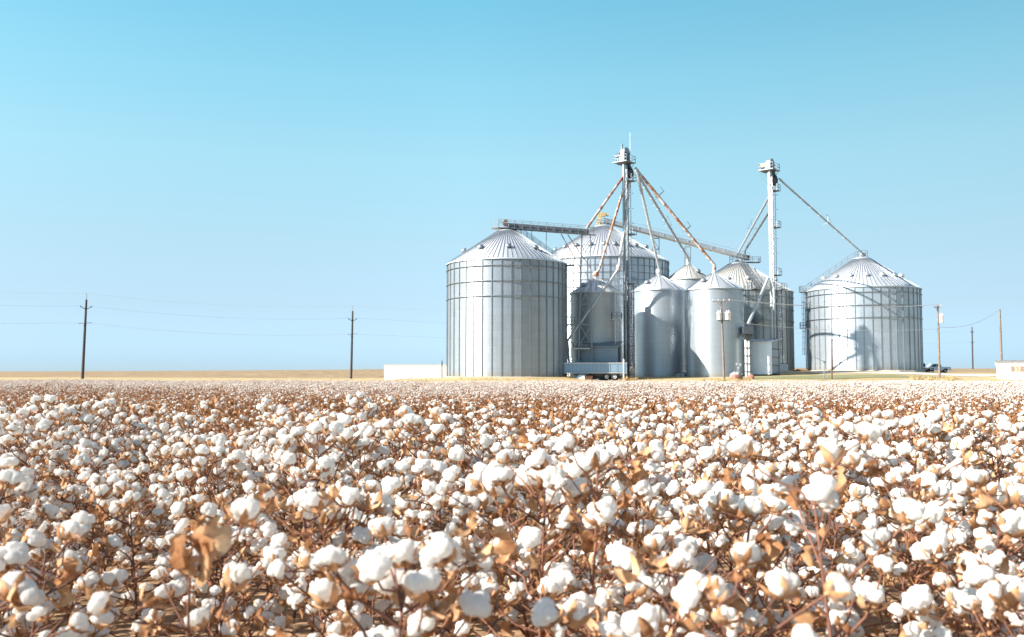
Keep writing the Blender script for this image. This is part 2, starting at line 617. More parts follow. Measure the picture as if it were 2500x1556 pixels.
M['gravel'] = drive_material('pale_caliche', (0.62, 0.56, 0.47))
M['lawn'] = drive_material('thin_green_grass', (0.20, 0.21, 0.10))
strip('gravel_drive', M['gravel'], [(33, 121), (50, 124), (64, 128.5), (82, 130), (120, 133), (170, 138)], [3.0, 9, 13, 9, 6, 6], 0.05,
      'pale gravel drive between the cotton field and the silos', 'drive')
strip('lawn', M['lawn'], [(33, 134.5), (42, 139), (56, 142), (70, 144)], [4, 9, 8, 3], 0.045, 'thin green grass in front of the metal shed', 'grass')
strip('gravel_yard', M['gravel'], [(50, 153), (62, 153), (78, 157), (90, 166)], [5, 7, 7, 5], 0.05, 'pale gravel apron round the foot of the far right silo', 'yard')


# ------------------------------------------------------------------ silos
def facing(x, y, rel):
    """world angle of the side of a thing at (x, y) that lies rel degrees to the right of the side facing the camera"""
    return math.atan2(-y, -x) + R(rel)


def ring_pts(r, z, n=72):
    return [(r * math.cos(2 * PI * k / n), r * math.sin(2 * PI * k / n), z) for k in range(n + 1)]


def ladder_mesh(mb, r0, a, z0, z1, cage_from=None, half=0.24):
    """vertical ladder standing off a round wall of radius r0 at angle a"""
    ca, sa = math.cos(a), math.sin(a)
    out = Vector((ca, sa, 0)); tan = Vector((-sa, ca, 0))
    b = out * (r0 + 0.28)
    for s in (-1, 1):
        mb.bar(b + tan * s * half + Vector((0, 0, z0)), b + tan * s * half + Vector((0, 0, z1)), 0.07)
    z = z0 + 0.3
    while z < z1:
        mb.bar(b - tan * half + Vector((0, 0, z)), b + tan * half + Vector((0, 0, z)), 0.04)
        z += 0.40
    z = z0 + 1.0
    while z < z1:
        mb.bar(out * r0 + tan * half + Vector((0, 0, z)), b + tan * half + Vector((0, 0, z)), 0.05)
        mb.bar(out * r0 - tan * half + Vector((0, 0, z)), b - tan * half + Vector((0, 0, z)), 0.05)
        z += 2.2
    if cage_from is not None:
        n = 7
        hoop = []
        for k in range(n):
            t = PI * k / (n - 1)
            hoop.append(tan * (0.40 * math.cos(t)) + out * (0.62 * math.sin(t)))
        z = cage_from
        while z < z1 + 0.9:
            for k in range(n - 1):
                mb.bar(b + hoop[k] + Vector((0, 0, z)), b + hoop[k + 1] + Vector((0, 0, z)), 0.055)
            z += 1.1
        for k in (1, 3, 5):
            mb.bar(b + hoop[k] + Vector((0, 0, cage_from)), b + hoop[k] + Vector((0, 0, z1 + 0.9)), 0.05)


def platform_parts(parent, cx, cy, z, sx, sy, rot, mat_deck, rail_sides='xXyY', rail_h=1.1, thick=0.12, posts=3):
    """rectangular deck with a railing; rot turns it about z"""
    rm = Matrix.Rotation(rot, 3, 'Z')
    c = Vector((cx, cy, 0))
    d = MB()
    d.box((cx, cy, z), (sx, sy, thick), 0, rm)
    d.box((cx, cy, z - thick * 0.9), (sx * 0.94, 0.1, thick * 0.7), 0, rm)
    o = d.build('platform', mat_deck, parent)
    r_ = MB()
    e = {'x': ((-sx / 2, -sy / 2), (-sx / 2, sy / 2)), 'X': ((sx / 2, -sy / 2), (sx / 2, sy / 2)),
         'y': ((-sx / 2, -sy / 2), (sx / 2, -sy / 2)), 'Y': ((-sx / 2, sy / 2), (sx / 2, sy / 2))}
    for s in rail_sides:
        a, b = [rm @ Vector((p[0] * 0.98, p[1] * 0.98, 0)) + c for p in e[s]]
        for h in (0.55, 1.0):
            r_.bar(a + Vector((0, 0, z + rail_h * h)), b + Vector((0, 0, z + rail_h * h)), 0.05)
        for k in range(posts):
            p = a.lerp(b, k / (posts - 1))
            r_.bar(p + Vector((0, 0, z)), p + Vector((0, 0, z + rail_h)), 0.055)
    if rail_sides:
        r_.build('railing', M['steel'], o)
    return o


def silo(name, pxc, Y, rad, eave_y, peak_y, base_y, label, n_stiff=40, rings=(), n_ribs=80, vents=(), vent_t=0.36,
         wall_mat=None, roof_mat=None, cap_r=1.5, group=None, rib_w=0.09, lip=0.16):
    x = at(pxc, 900, Y).x
    zb = at(pxc, base_y, Y - rad * 0.97).z
    ze = at(pxc, eave_y, Y - rad * 0.97).z
    zp = at(pxc, peak_y, Y).z
    root = empty(name, (x, Y, zb), label=label, cat='silo', group=group)
    h, hp = ze - zb, zp - zb
    gl = gz(x, Y - rad) - zb
    f = MB()
    f.lathe([(rad + 0.35, min(gl, 0) - 1.6), (rad + 0.35, -0.05), (rad + 0.02, 0.02)], 72)
    f.build('foundation', M['concrete'], root)
    wl = MB()
    wl.lathe([(rad, 0.0), (rad, h)], 144)
    for k in range(n_stiff):
        a = 2 * PI * (k + 0.5) / n_stiff
        rm = Matrix.Rotation(a, 3, 'Z')
        wl.box((math.cos(a) * (rad + 0.06), math.sin(a) * (rad + 0.06), h / 2), (0.11, 0.13, h - 0.02), 1, rm)
    wl.build('wall', [wall_mat, M['stiff']], root)
    rf = MB()
    re = rad + 0.2
    n = 160
    rf.lathe([(re, h - lip), (re + 0.02, h), (cap_r, hp - 0.42 * (cap_r / rad) * (hp - h))], n)
    zc_ = hp - 0.42 * (cap_r / rad) * (hp - h)
    for k in range(n_ribs):
        a = 2 * PI * (k + 0.25) / n_ribs
        rf.bar((math.cos(a) * re, math.sin(a) * re, h + 0.03), (math.cos(a) * cap_r, math.sin(a) * cap_r, zc_ + 0.03), rib_w, 0.10, 1)
    rf.build('roof', [roof_mat or M['roof'], M['rib']], root)
    cp = MB()
    cp.lathe([(cap_r + 0.05, zc_ - 0.02), (cap_r + 0.05, zc_ + 0.08), (0.55 * cap_r, hp - 0.02), (0.38, hp + 0.05), (0.38, hp + 0.4), (0.0, hp + 0.42)], 48)
    cp.build('roof_cap', M['cap'], root)
    for z in rings:
        rg = MB()
        rg.tube(ring_pts(rad + 0.17, z, 72), 0.07, 6, caps=False)
        rg.build('wind_ring', M['stiff'], root)
    for rel in vents:
        a = facing(x, Y, rel)
        rr = re + (cap_r - re) * vent_t
        zz = h + (zc_ - h) * vent_t
        sl = math.atan2(zc_ - h, re - cap_r)
        mt = (Matrix.Translation((rr * math.cos(a), rr * math.sin(a), zz)) @ Matrix.Rotation(a, 4, 'Z') @ Matrix.Rotation(sl, 4, 'Y'))
        v = MB()
        v.lathe([(0.34, -0.1), (0.34, 0.24), (0.5, 0.26), (0.48, 0.42), (0.30, 0.58), (0.0, 0.63)], 14, mat=mt)
        v.build('roof_vent', M['rib'] if n_stiff != 44 else M['cap'], root)
    root_data = dict(root=root, x=x, y=Y, r=rad, zb=zb, h=h, hp=hp, re=re, cap_r=cap_r, zc=zc_)
    return root_data


def silo_ladder(S, rel, cage_from=2.5, plats=(), top=True):
    a = facing(S['x'], S['y'], rel)
    l = MB()
    ladder_mesh(l, S['r'] + 0.1, a, 0.2, S['h'] + 0.3, cage_from)
    l.build('ladder', M['steel'], S['root'])
    for z in list(plats) + ([S['h'] - 0.1] if top else []):
        rr = S['r'] + 0.75
        platform_parts(S['root'], rr * math.cos(a), rr * math.sin(a), z, 1.2, 1.5, a, M['steel'], 'XyY', posts=3)


def roof_stair(S, rel, width=0.7):
    """steps with handrails climbing the roof slope"""
    a = facing(S['x'], S['y'], rel)
    out = Vector((math.cos(a), math.sin(a), 0)); tan = Vector((-out.y, out.x, 0))
    m = MB()
    p0 = out * S['re'] + Vector((0, 0, S['h'] + 0.16))
    p1 = out * S['cap_r'] * 0.8 + Vector((0, 0, S['zc'] + 0.3))
    for s in (-1, 1):
        o = tan * s * width / 2
        m.bar(p0 + o, p1 + o, 0.06, 0.16)
        for hh in (0.55, 1.05):
            m.bar(p0 + o + Vector((0, 0, hh)), p1 + o + Vector((0, 0, hh)), 0.055)
        for k in range(9):
            q = p0.lerp(p1, k / 8) + o
            m.bar(q, q + Vector((0, 0, 1.05)), 0.055)
    for k in range(24):
        q = p0.lerp(p1, (k + 0.5) / 24)
        m.bar(q - tan * width / 2, q + tan * width / 2, 0.18, 0.04)
    m.build('roof_stair', M['steel'], S['root'])


def peak_rail(S, r=1.1):
    m = MB()
    z0 = S['zc'] + 0.15
    n = 10
    for k in range(n):
        a, b = 2 * PI * k / n, 2 * PI * (k + 1) / n
        pa, pb = Vector((r * math.cos(a), r * math.sin(a), 0)), Vector((r * math.cos(b), r * math.sin(b), 0))
        m.bar(pa + Vector((0, 0, z0)), pa + Vector((0, 0, S['hp'] + 1.1)), 0.055)
        for h in (0.6, 1.1):
            m.bar(pa + Vector((0, 0, S['hp'] + h)), pb + Vector((0, 0, S['hp'] + h)), 0.055)
    m.build('peak_railing', M['steel'], S['root'])


GR = 'ribbed galvanised grain silos'
GS = 'plain walled small grain silos'
wA = galv('silo_wall_left', (0.33, 0.375, 0.42), 20, 1.118)
wB = galv('silo_wall_rear', (0.46, 0.53, 0.60), 29, 1.24)
wF = galv('silo_wall_weathered', (0.32, 0.36, 0.37), 22, 1.118, rough=0.45, metal=0.65, stain=0.5, warm=(0.36, 0.33, 0.26))
wR = galv('silo_wall_right', (0.41, 0.47, 0.53), 22, 1.118)
wS = galv('small_silo_wall', (0.40, 0.445, 0.49), 9, 0.95, rough=0.36, metal=0.65, panel=0.06, amp=0.30)
wD1 = galv('small_silo_wall_old', (0.44, 0.47, 0.49), 9, 0.95, rough=0.42, metal=0.6, panel=0.05, amp=0.30)

A = silo('grain_silo', 1237, 141, 9.2, 630, 560, 920, 'big ribbed silo at the left end, the long white building beside it', 40, (), 80, (-80, -36, 2, 40), group=GR, wall_mat=wA, cap_r=1.55)
for py_ in (647, 684.5, 721.5):
    rg = MB(); z_ = at(1237, py_, 141 - 9.3).z - A['zb']
    rg.tube(ring_pts(A['r'] + 0.17, z_), 0.07, 6, caps=False); rg.build('wind_ring', M['stiff'], A['root'])
silo_ladder(A, 84, 3, (8.0,)); roof_stair(A, 104)
B = silo('grain_silo', 1473, 172, 12.3, 624, 550, 897, 'widest silo, standing behind the small silos, yellow conveyor head at its peak', 58, (), 96, (-78, -50, -32, -14, 2, 14, 30, 42, 62), 0.34, wall_mat=wB, cap_r=2.0, group=GR)
for k_ in range(9):
    rg = MB(); z_ = at(1473, 628 + 17.6 * k_, 172 - 12.4).z - B['zb']
    rg.tube(ring_pts(B['r'] + 0.17, z_, 90), 0.055, 6, caps=False); rg.build('wind_ring', M['stiff'], B['root'])
silo_ladder(B, -62, 3, (12.0,)); peak_rail(B)
Fs = silo('grain_silo', 1804, 178, 10.3, 705, 640, 905, 'weathered ribbed silo with rust on its roof, behind the metal shed', 44, (), 84, (-42, -14, 14, 70), 0.36, wall_mat=wF, roof_mat=M['roof_old'], cap_r=1.8, group=GR)
for py_ in (721, 752, 781):
    rg = MB(); z_ = at(1804, py_, 178 - 10.4).z - Fs['zb']
    rg.tube(ring_pts(Fs['r'] + 0.17, z_), 0.07, 6, caps=False); rg.build('wind_ring', M['stiff'], Fs['root'])
silo_ladder(Fs, 18, 3, (9.0,)); silo_ladder(Fs, 46, 3, (), True); roof_stair(Fs, 20); peak_rail(Fs, 1.5)
Rs = silo('grain_silo', 2110, 171, 10.06, 698, 628, 904, 'ribbed silo standing apart at the right, stair rail up its roof', 44, (), 84, (-68, -38, -16, 6, 28, 50, 68), 0.36, wall_mat=wR, cap_r=1.7, group=GR)
for py_ in (712.5, 744, 774.5):
    rg = MB(); z_ = at(2110, py_, 171 - 10.2).z - Rs['zb']
    rg.tube(ring_pts(Rs['r'] + 0.17, z_), 0.07, 6, caps=False); rg.build('wind_ring', M['stiff'], Rs['root'])
silo_ladder(Rs, -78, 3, (8.0,)); roof_stair(Rs, -88); peak_rail(Rs, 1.1)
D1 = silo('small_grain_silo', 1456, 147.6, 4.1, 712, 678, 930, 'small plain silo behind the grain trailer and open shed', 0, (), 22, (-48,), 0.42, wall_mat=wD1, roof_mat=M['roof_pale'], cap_r=0.5, group=GS, rib_w=0.06)
D2 = silo('small_grain_silo', 1611, 155, 4.57, 706, 671, 923, 'small plain silo with big shadows on it, beside the taller lattice elevator', 0, (), 22, (-40,), 0.42, wall_mat=wS, cap_r=0.5, group=GS, rib_w=0.06)
D3 = silo('small_grain_silo', 1747, 148, 4.58, 702, 666, 921, 'small plain silo behind the pole with two transformers', 0, (), 22, (-34,), 0.42, wall_mat=wS, cap_r=0.5, group=GS, rib_w=0.06)
D4 = silo('small_grain_silo', 1683, 165, 4.0, 679, 645, 905, 'small silo of which only the roof shows between two others', 0, (), 26, (38,), 0.42, wall_mat=wD1, roof_mat=M['roof_old'], cap_r=0.5, group=GS, rib_w=0.06)
silo_ladder(D3, 82, 2.5, (), True)


# ------------------------------------------------------------------ bucket elevators
def elevator(pxc, Y, top_y, base_z, plat_ys, label, antenna=False, motor_mat=None, yaw=R(-40)):
    x = at(pxc, 600, Y).x
    root = empty('bucket_elevator', (x, Y, base_z), yaw, label=label, cat='grain elevator')
    Z = lambda py: at(pxc, py, Y).z - base_z
    zt = Z(top_y)
    zpl = Z(plat_ys[0])
    for s in (-1, 1):
        l = MB()
        l.box((0, s * 0.46, (zpl + 0.4) / 2), (0.32, 0.32, zpl - 0.4))
        z = 1.2
        while z < zpl:
            l.box((0, s * 0.46, z), (0.40, 0.40, 0.09))
            z += 2.44
        l.build('trunk_casing', M['tower_grey'] if antenna else M['tower_skin'], root)
    # head: round topped box
    hd = MB()
    hw = 0.88
    pr = [(-hw, zpl + 0.1), (hw, zpl + 0.1), (hw, zt - hw)]
    pr += [(hw * math.cos(t), zt - hw + hw * math.sin(t)) for t in [PI * k / 14 for k in range(1, 14)]]
    pr += [(-hw, zt - hw)]
    hd.prism(pr, 'x', -0.36, 0.36)
    hp_ = hd.build('elevator_head', M['head'], root)
    bd = MB()
    for s in (-1, 1):
        bd.bar((0.375, s * 0.5, zpl + 0.1), (0.375, s * 0.5, zt - hw), 0.08)
        bd.bar((0.37, s * 0.1, zpl + 0.1), (0.37, s * 0.1, zt - hw - .2), 0.06)
    bd.bar((0.372, -hw, zt - hw), (0.372, hw, zt - hw), 0.08)
    bd.build('head_frame', M['dark'], hp_)
    # motor on its shelf
    mo = MB()
    mo.box((-1.0, -0.3, zt - 1.35), (1.15, 0.9, 0.1))
    for q in ((-1.4, -0.6), (-1.4, 0.0), (-0.6, -0.6)):
        mo.bar((q[0], q[1], zpl), (q[0], q[1], zt - 1.35), 0.07)
    mo.build('motor_shelf', M['steel'], root)
    mm = MB()
    mm.tube([(-1.45, -0.3, zt - 1.02), (-0.75, -0.3, zt - 1.02)], 0.27, 14)
    mm.tube([(-0.75, -0.3, zt - 1.02), (-0.36, -0.3, zt - 1.02)], 0.14, 10)
    mm.box((-1.1, -0.3, zt - 1.27), (0.5, 0.4, 0.1))
    mm.build('motor', motor_mat or M['dark'], root)
    # top platform all round, then smaller ones up the ladder side
    pts = []
    platform_parts(root, -0.3, 0.15, zpl, 2.6, 2.7, 0, M['steel'], 'xXyY', 1.05, 0.14)
    for py in plat_ys[1:]:
        zz = Z(py)
        platform_parts(root, 0.1, 1.15, zz, 1.5, 1.5, 0, M['steel'], 'XYx', 1.05, 0.14)
    # knee braces under the top deck
    kb = MB()
    kb.bar((-1.55, -1.15, zpl - 0.1), (-0.2, -0.5, zpl - 2.6), 0.05)
    kb.bar((-1.55, 1.4, zpl - 0.1), (-0.2, 0.5, zpl - 2.6), 0.05)
    kb.bar((0.8, 1.4, zpl - 0.1), (0.2, 0.5, zpl - 1.6), 0.06)
    kb.build('knee_brace', M['steel'], root)
    # ladder between the platforms
    ld = MB()
    z0 = 3.0
    for s in (-1, 1):
        ld.bar((s * 0.22 + 0.1, 1.05, z0), (s * 0.22 + 0.1, 1.05, zpl), 0.06)
    z = z0
    while z < zpl:
        ld.bar((-0.12, 1.05, z), (0.32, 1.05, z), 0.045)
        z += 0.42
    z = z0
    while z < zpl:
        ld.bar((0.1, 0.55, z), (0.1, 1.05, z), 0.05)
        for sx in (-0.3, 0.5):
            ld.bar((sx, 1.05, z), (sx, 1.6, z), 0.045)
        ld.bar((-0.3, 1.6, z), (0.5, 1.6, z), 0.045)
        z += 2.44
    ld.build('ladder', M['steel'], root)
    # cross ties between the two casings
    tie = MB()
    z = 2.0
    while z < zpl - 1:
        tie.bar((0.16, -0.2, z), (0.16, 0.2, z + 0.9), 0.06)
        tie.bar((-0.16, -0.2, z), (-0.16, 0.2, z), 0.06)
        z += 1.22
    tie.build('casing_tie', M['steel'], root)
    # distributor hung off the discharge side
    ds = MB()
    zd = Z(plat_ys[0]) - 1.5
    ds.lathe([(0.0, zd + 0.75), (0.42, zd + 0.65), (0.62, zd), (0.5, zd - 0.6), (0.28, zd - 0.9), (0.0, zd - 0.9)], 16, c=(0.2, 1.05, 0))
    ds.bar((0.1, 0.6, zpl - 0.1), (0.2, 1.05, zd + 0.5), 0.5)
    ds.build('distributor', M['dark'], root)
    if antenna:
        an = MB()
        za = Z(375)
        an.tube([(0.3, 1.0, za), (0.3, 1.0, Z(352))], 0.035, 6)
        an.tube([(0.3, 1.0, Z(352)), (0.3, 1.0, Z(322))], 0.03, 6)
        an.build('antenna', M['white'], root)
        be = MB()
        be.tube([(-0.3, -0.5, zt - 0.35), (-0.3, -0.5, zt + 0.25)], 0.16, 10)
        be.lathe([(0.16, 0.25), (0.2, 0.3), (0.12, 0.6), (0, 0.62)], 10, c=(-0.3, -0.5, zt))
        be.build('beacon', M['steel'], root)
    return root


T1Y, T2Y = 143.5, 149.0
zt1, zt2 = at(1527, 928, T1Y).z, at(1883, 915, T2Y).z
E1 = elevator(1528, T1Y, 361, zt1, (397, 440, 571, 692), 'taller bucket elevator with six spouts and a whip antenna on its head', True)
E2 = elevator(1884, T2Y, 388, zt2, (416, 464, 554, 671), 'bucket elevator rising from the metal shed, orange motor on top', False, M['orange'])

# lattice mast that braces the tall elevator down to the ground
lm = MB()
lx0, lx1 = at(1490, 900, 143).x, at(1548, 900, 143).x
b0, t0 = at(1534, 926, 142.6), at(1534, 690, 142.6)
for dx in (0.15, 1.05):
    lm.bar((b0.x + dx, 143.0, zt1), (b0.x + dx, 143.0, t0.z), 0.09)
    lm.bar((b0.x + dx, 144.0, zt1), (b0.x + dx, 144.0, t0.z), 0.09)
z = zt1 + 0.8
k_ = 0
while z < t0.z - 1.4:
    lm.bar((b0.x + 0.15, 143, z), (b0.x + 1.05, 143, z), 0.1)
    lm.bar((b0.x + (0.15 if k_ % 2 else 1.05), 143, z), (b0.x + (1.05 if k_ % 2 else 0.15), 143, z + 1.5), 0.05)
    lm.bar((b0.x + (1.05 if k_ % 2 else 0.15), 143, z), (b0.x + (0.15 if k_ % 2 else 1.05), 143, z + 1.5), 0.05)
    lm.bar((b0.x + 1.05, 143, z), (b0.x + 1.05, 144, z), 0.06)
    z += 1.5
    k_ += 1
lmo = tag(lm.build('lattice_mast', M['dark']), 'slim dark lattice mast against the taller elevator, next to a small silo', 'mast')
# side stair tower left of the tall elevator
st = empty('ladder_tower', at(1503, 905, 142.2), label='thin steel ladder tower with a caged landing, left of the taller elevator', cat='ladder tower')
zb_ = st.location.z
s1 = MB()
htop = at(1503, 676, 142.2).z - zb_
for dx in (0.0,):
    s1.bar((dx, 0, 0), (dx, 0, htop), 0.11)
s1.bar((0.85, 0, at(1503, 830, 142.2).z - zb_), (0.85, 0, htop), 0.07)
s1.bar((0.4, 0, at(1503, 830, 142.2).z - zb_), (0.4, 0, htop), 0.06)
s1.build('post', M['light'], st)
s2 = MB()
z = at(1503, 830, 142.2).z - zb_
while z < htop:
    s2.bar((0.4, 0, z), (0.85, 0, z), 0.045)
    z += 0.4
z = at(1503, 830, 142.2).z - zb_
k_ = 0
while z < htop - 2:
    s2.bar((0, 0, z), (1.2, 0.0, z + 1.3 if k_ % 2 else z - 0.2), 0.06)
    s2.bar((0.3, -0.5, z), (0.95, -0.5, z), 0.05); s2.bar((0.3, -0.5, z), (0.3, 0, z), 0.05); s2.bar((0.95, -0.5, z), (0.95, 0, z), 0.05)
    z += 1.5
    k_ += 1
s2.build('ladder', M['light'], st)
zpl_ = at(1503, 780, 142.2).z - zb_
platform_parts(st, 0.2, -0.2, zpl_, 1.6, 1.1, 0, M['light'], 'xXyY', 1.0, 0.1)


# ------------------------------------------------------------------ spouts
GP = 'grain spouts running down from the elevators'


def spout(pts, r, mat, label, box=None, trusses=()):
    root = empty('grain_spout', pts[-1], label=label, cat='spout', group=GP)
    o = Vector(pts[-1])
    L = [Vector(p) - o for p in pts]
    p = MB()
    p.tube(L, r, 10)
    p.build('pipe', mat, root)
    for i in range(len(L) - 1):
        n = max(2, int((L[i + 1] - L[i]).length / 3.05))
        d = (L[i + 1] - L[i]).normalized()
        for k in range(1, n):
            q = L[i].lerp(L[i + 1], k / n)
            c = MB()
            c.tube([q - d * 0.07, q + d * 0.07], r * 1.28, 10)
            c.build('collar', mat, root)
    if box:
        b = MB()
        b.lathe([(box * 0.9, -0.35), (box, -0.3), (box, 0.25), (r * 1.2, 0.55), (0, 0.55)], 12, c=(0, 0, 0))
        b.build('inlet_box', mat, root)
    for t in trusses:   # thin stand-off frames that carry the guy cables
        i = len(L) - 2
        q = L[0].lerp(L[-1], t)
        d = (L[-1] - L[0]).normalized()
        sd = d.cross(Vector((0, 0, 1))).normalized()
        up = sd.cross(d).normalized()
        f = MB()
        a, b_, c_ = q + sd * 0.8, q - sd * 0.8, q + up * 1.5
        for u_, v_ in ((a, b_), (b_, c_), (c_, a), (q, c_)):
            f.bar(u_, v_, 0.05)
        f.bar(c_ - d * 0.9, c_ + d * 0.2, 0.05)
        f.build('standoff_frame', M['steel'], root)
    return root


def peak(S, dz=0.5):
    return Vector((S['x'], S['y'], S['zb'] + S['hp'] + dz))


spout([at(1521, 432, 143.2), at(1440, 547, 140.6), at(1432, 558, 140.4), at(1432, 566, 140.4)], 0.21, M['spout_brown'], 'brownish spout from the taller elevator down to the walkway conveyor', 0.34)
spout([at(1521, 466, 143), at(1464, 655, 147.2), peak(D1)], 0.20, M['spout_rust'], 'rusty spout ending on the small silo behind the trailer', 0.5)
spout([at(1537, 445, 143.9), at(1525, 560, 143), at(1516, 606, 142.0), at(1510, 655, 141.6)], 0.20, M['spout_some'], 'rusty spout hugging the taller elevator down to a bend in mid air', 0.4)
spout([at(1509, 658, 141.5), at(1386, 832, 140.0), at(1390, 892, 140.1)], 0.2, M['spout_clean'], 'pale straight pipe slanting down past the conveyor trestle to the trailer')
spout([at(1550, 412, 143.3), at(1556, 424, 143.1), at(1609, 655, 154.6), peak(D2)], 0.22, M['light'], 'white spout running down to the small silo with the shadows', 0.55)
spout([at(1550, 414, 144), at(1558, 428, 144.5), at(1680, 630, 164.5), peak(D4)], 0.22, M['spout_clean'], 'grey spout ending on the silo of which only the roof shows', 0.3, (0.36, 0.58))
spout([at(1550, 410, 143.5), at(1560, 422, 143.6), at(1745, 648, 147.8), peak(D3)], 0.23, M['spout_rust'], 'long orange rusty spout ending on the silo behind the transformer pole', 0.3, (0.28, 0.62))
spout([at(1902, 436, 149.2), at(1912, 446, 149.6), at(2098, 612, 170.2), at(2113, 624, 171), peak(Rs, 0.2)], 0.16, M['spout_clean'], 'long grey spout reaching from the shed elevator to the silo standing apart', 0.3, (0.55,))
spout([at(1876, 484, 149.3), at(1805, 612, 177), at(1802, 622, 177.5)], 0.18, M['spout_clean'], 'steeper of two grey spouts dropping left from the shed elevator onto the sloping conveyor', None, (0.5,))
spout([at(1876, 520, 149.3), at(1848, 565, 161), at(1819, 612, 177.5), at(1817, 628, 178)], 0.18, M['steel'], 'shorter of two grey spouts dropping left from the shed elevator onto the weathered silo')
spout([at(1876, 678, 148.7), at(1826, 792, 144.5)], 0.24, M['light'], 'short pale spout from the shed elevator into a dark loading hopper', None)

# loading hopper on its stand
hx = at(1826, 915, 144.3)
hr = empty('loading_hopper', (hx.x, 144.3, gz(hx.x, 144.3)), label='dark loading hopper on a white banded pipe column beside the metal shed', cat='hopper')
zh = at(1826, 812, 144.3).z - hr.location.z
h1 = MB()
h1.add([(-.75, -.75, zh + .9), (.75, -.75, zh + .9), (.75, .75, zh + .9), (-.75, .75, zh + .9), (-.75, -.75, zh - .2), (.75, -.75, zh - .2), (.75, .75, zh - .2), (-.75, .75, zh - .2),
        (-.25, -.25, zh - 1.3), (.25, -.25, zh - 1.3), (.25, .25, zh - 1.3), (-.25, .25, zh - 1.3)],
       [(0, 1, 5, 4), (1, 2, 6, 5), (2, 3, 7, 6), (3, 0, 4, 7), (4, 5, 9, 8), (5, 6, 10, 9), (6, 7, 11, 10), (7, 4, 8, 11), (8, 9, 10, 11)])
h1.box((0, 0, zh - .2), (1.7, 1.7, 0.1))
h1.build('bin', M['dark'], hr)
h2 = MB()
for sx in (-0.25, 0.2):
    h2.tube([(sx, 0, -0.3), (sx, 0, zh - 1.2)], 0.19, 10)
h2.build('column', M['white'], hr)
z = 0.8
while z < zh - 1.2:
    bnd = MB(); bnd.box((0, 0, z), (1.0, 0.55, 0.1)); bnd.build('band', M['dark'], hr)
    z += 1.25

# ------------------------------------------------------------------ conveyors
pA = at(1218, 546, 140.8)
pE = at(1450, 566, 140.4)
zA_, zE_ = at(1230, 551, 140.8).z, at(1450, 569, 140.4).z
cv = empty('walkway_conveyor', (pA.x, pA.y, zA_), label='dark horizontal conveyor with a railed walkway on the left silo', cat='conveyor')
d_ = Vector((pE.x - pA.x, pE.y - pA.y, zE_ - zA_))
Lc = d_.length
dn = d_.normalized(); sd_ = dn.cross(Vector((0, 0, 1))).normalized()   # towards the camera side
m1 = MB(); m1.bar(dn * 1.2, d_ - dn * 1.0, 0.75, 0.85)
m1.build('trough', M['dark'], cv)
k_ = 0
while k_ * 2.4 < Lc:
    f_ = MB(); q = dn * (k_ * 2.4 + 0.6)
    f_.bar(q - sd_ * 0.45 + Vector((0, 0, -0.36)), q + sd_ * 1.05 + Vector((0, 0, -0.36)), 0.12, 0.12)
    f_.build('cross_bearer', M['rust'], cv)
    k_ += 1
m2 = MB(); m2.bar(sd_ * 0.75 - Vector((0, 0, .46)), sd_ * 0.75 + d_ - Vector((0, 0, .46)), 0.7, 0.07)
m2.build('walkway', M['dark'], cv)
m3 = MB()
for side in (1.08, -0.45):
    for h_ in (0.35, 0.85):
        m3.bar(sd_ * side + Vector((0, 0, h_)), sd_ * side + d_ + Vector((0, 0, h_)), 0.055)
    for k_ in range(13):
        q = sd_ * side + d_ * (k_ / 12)
        m3.bar(q - Vector((0, 0, .35)), q + Vector((0, 0, .85)), 0.055)
for k_ in range(0, 12, 2):
    m3.bar(sd_ * 1.08 + d_ * (k_ / 12) + Vector((0, 0, .85)), sd_ * 1.08 + d_ * ((k_ + 1) / 12) + Vector((0, 0, -.3)), 0.045)
m3.build('handrail', M['steel'], cv)
m4 = MB(); m4.box((1.1, 0, 0.25), (0.5, 0.9, 1.3)); m4.tube([(0.9, -.5, .3), (0.9, .5, .3)], 0.3, 12)
m4.build('drive_head', M['rust'], cv)
m5 = MB(); m5.box((0.2, 0, -0.42), (2.6, 2.2, 0.1))
for sx in (-1.1, 1.5):
    for sy in (-1.05, 1.05):
        m5.bar((sx, sy, -0.4), (sx, sy, 0.85), 0.055)
    m5.bar((sx, -1.05, .85), (sx, 1.05, .85), 0.05); m5.bar((sx, -1.05, .3), (sx, 1.05, .3), 0.05)
for sy in (-1.05, 1.05):
    m5.bar((-1.1, sy, .85), (1.5, sy, .85), 0.05); m5.bar((-1.1, sy, .3), (1.5, sy, .3), 0.05)
for sx in (-0.7, 0.9):
    m5.bar((sx, -0.6, -1.6), (sx, -0.6, -0.4), 0.12); m5.bar((sx, 0.6, -1.6), (sx, 0.6, -0.4), 0.12)
m5.build('end_platform', M['light'], cv)
# hangers that stand on the silo roof
m6 = MB()
for t_, dz in ((0.345, -4.6), (0.50, -6.4)):
    q = d_ * t_
    m6.bar(q + Vector((0, 0, -.35)), q + Vector((0, 0, dz)), 0.1)
m6.build('roof_strut', M['steel'], cv)

# trestle under the conveyor
def seg_frame(mb, pts_b, pts_t, levels, w_, wb):
    n = len(pts_b)
    for a, b in zip(pts_b, pts_t):
        mb.bar(a, b, w_)
    for i, t in enumerate(levels):
        for k in range(n):
            a = Vector(pts_b[k]).lerp(Vector(pts_t[k]), t)
            b = Vector(pts_b[(k + 1) % n]).lerp(Vector(pts_t[(k + 1) % n]), t)
            mb.bar(a, b, wb * 1.5)
            if i + 1 < len(levels):
                c = Vector(pts_b[(k + 1) % n]).lerp(Vector(pts_t[(k + 1) % n]), levels[i + 1])
                c0 = Vector(pts_b[k]).lerp(Vector(pts_t[k]), levels[i + 1])
                mb.bar(a, c, wb); 
                if i % 2:
                    mb.bar(b, c0, wb)


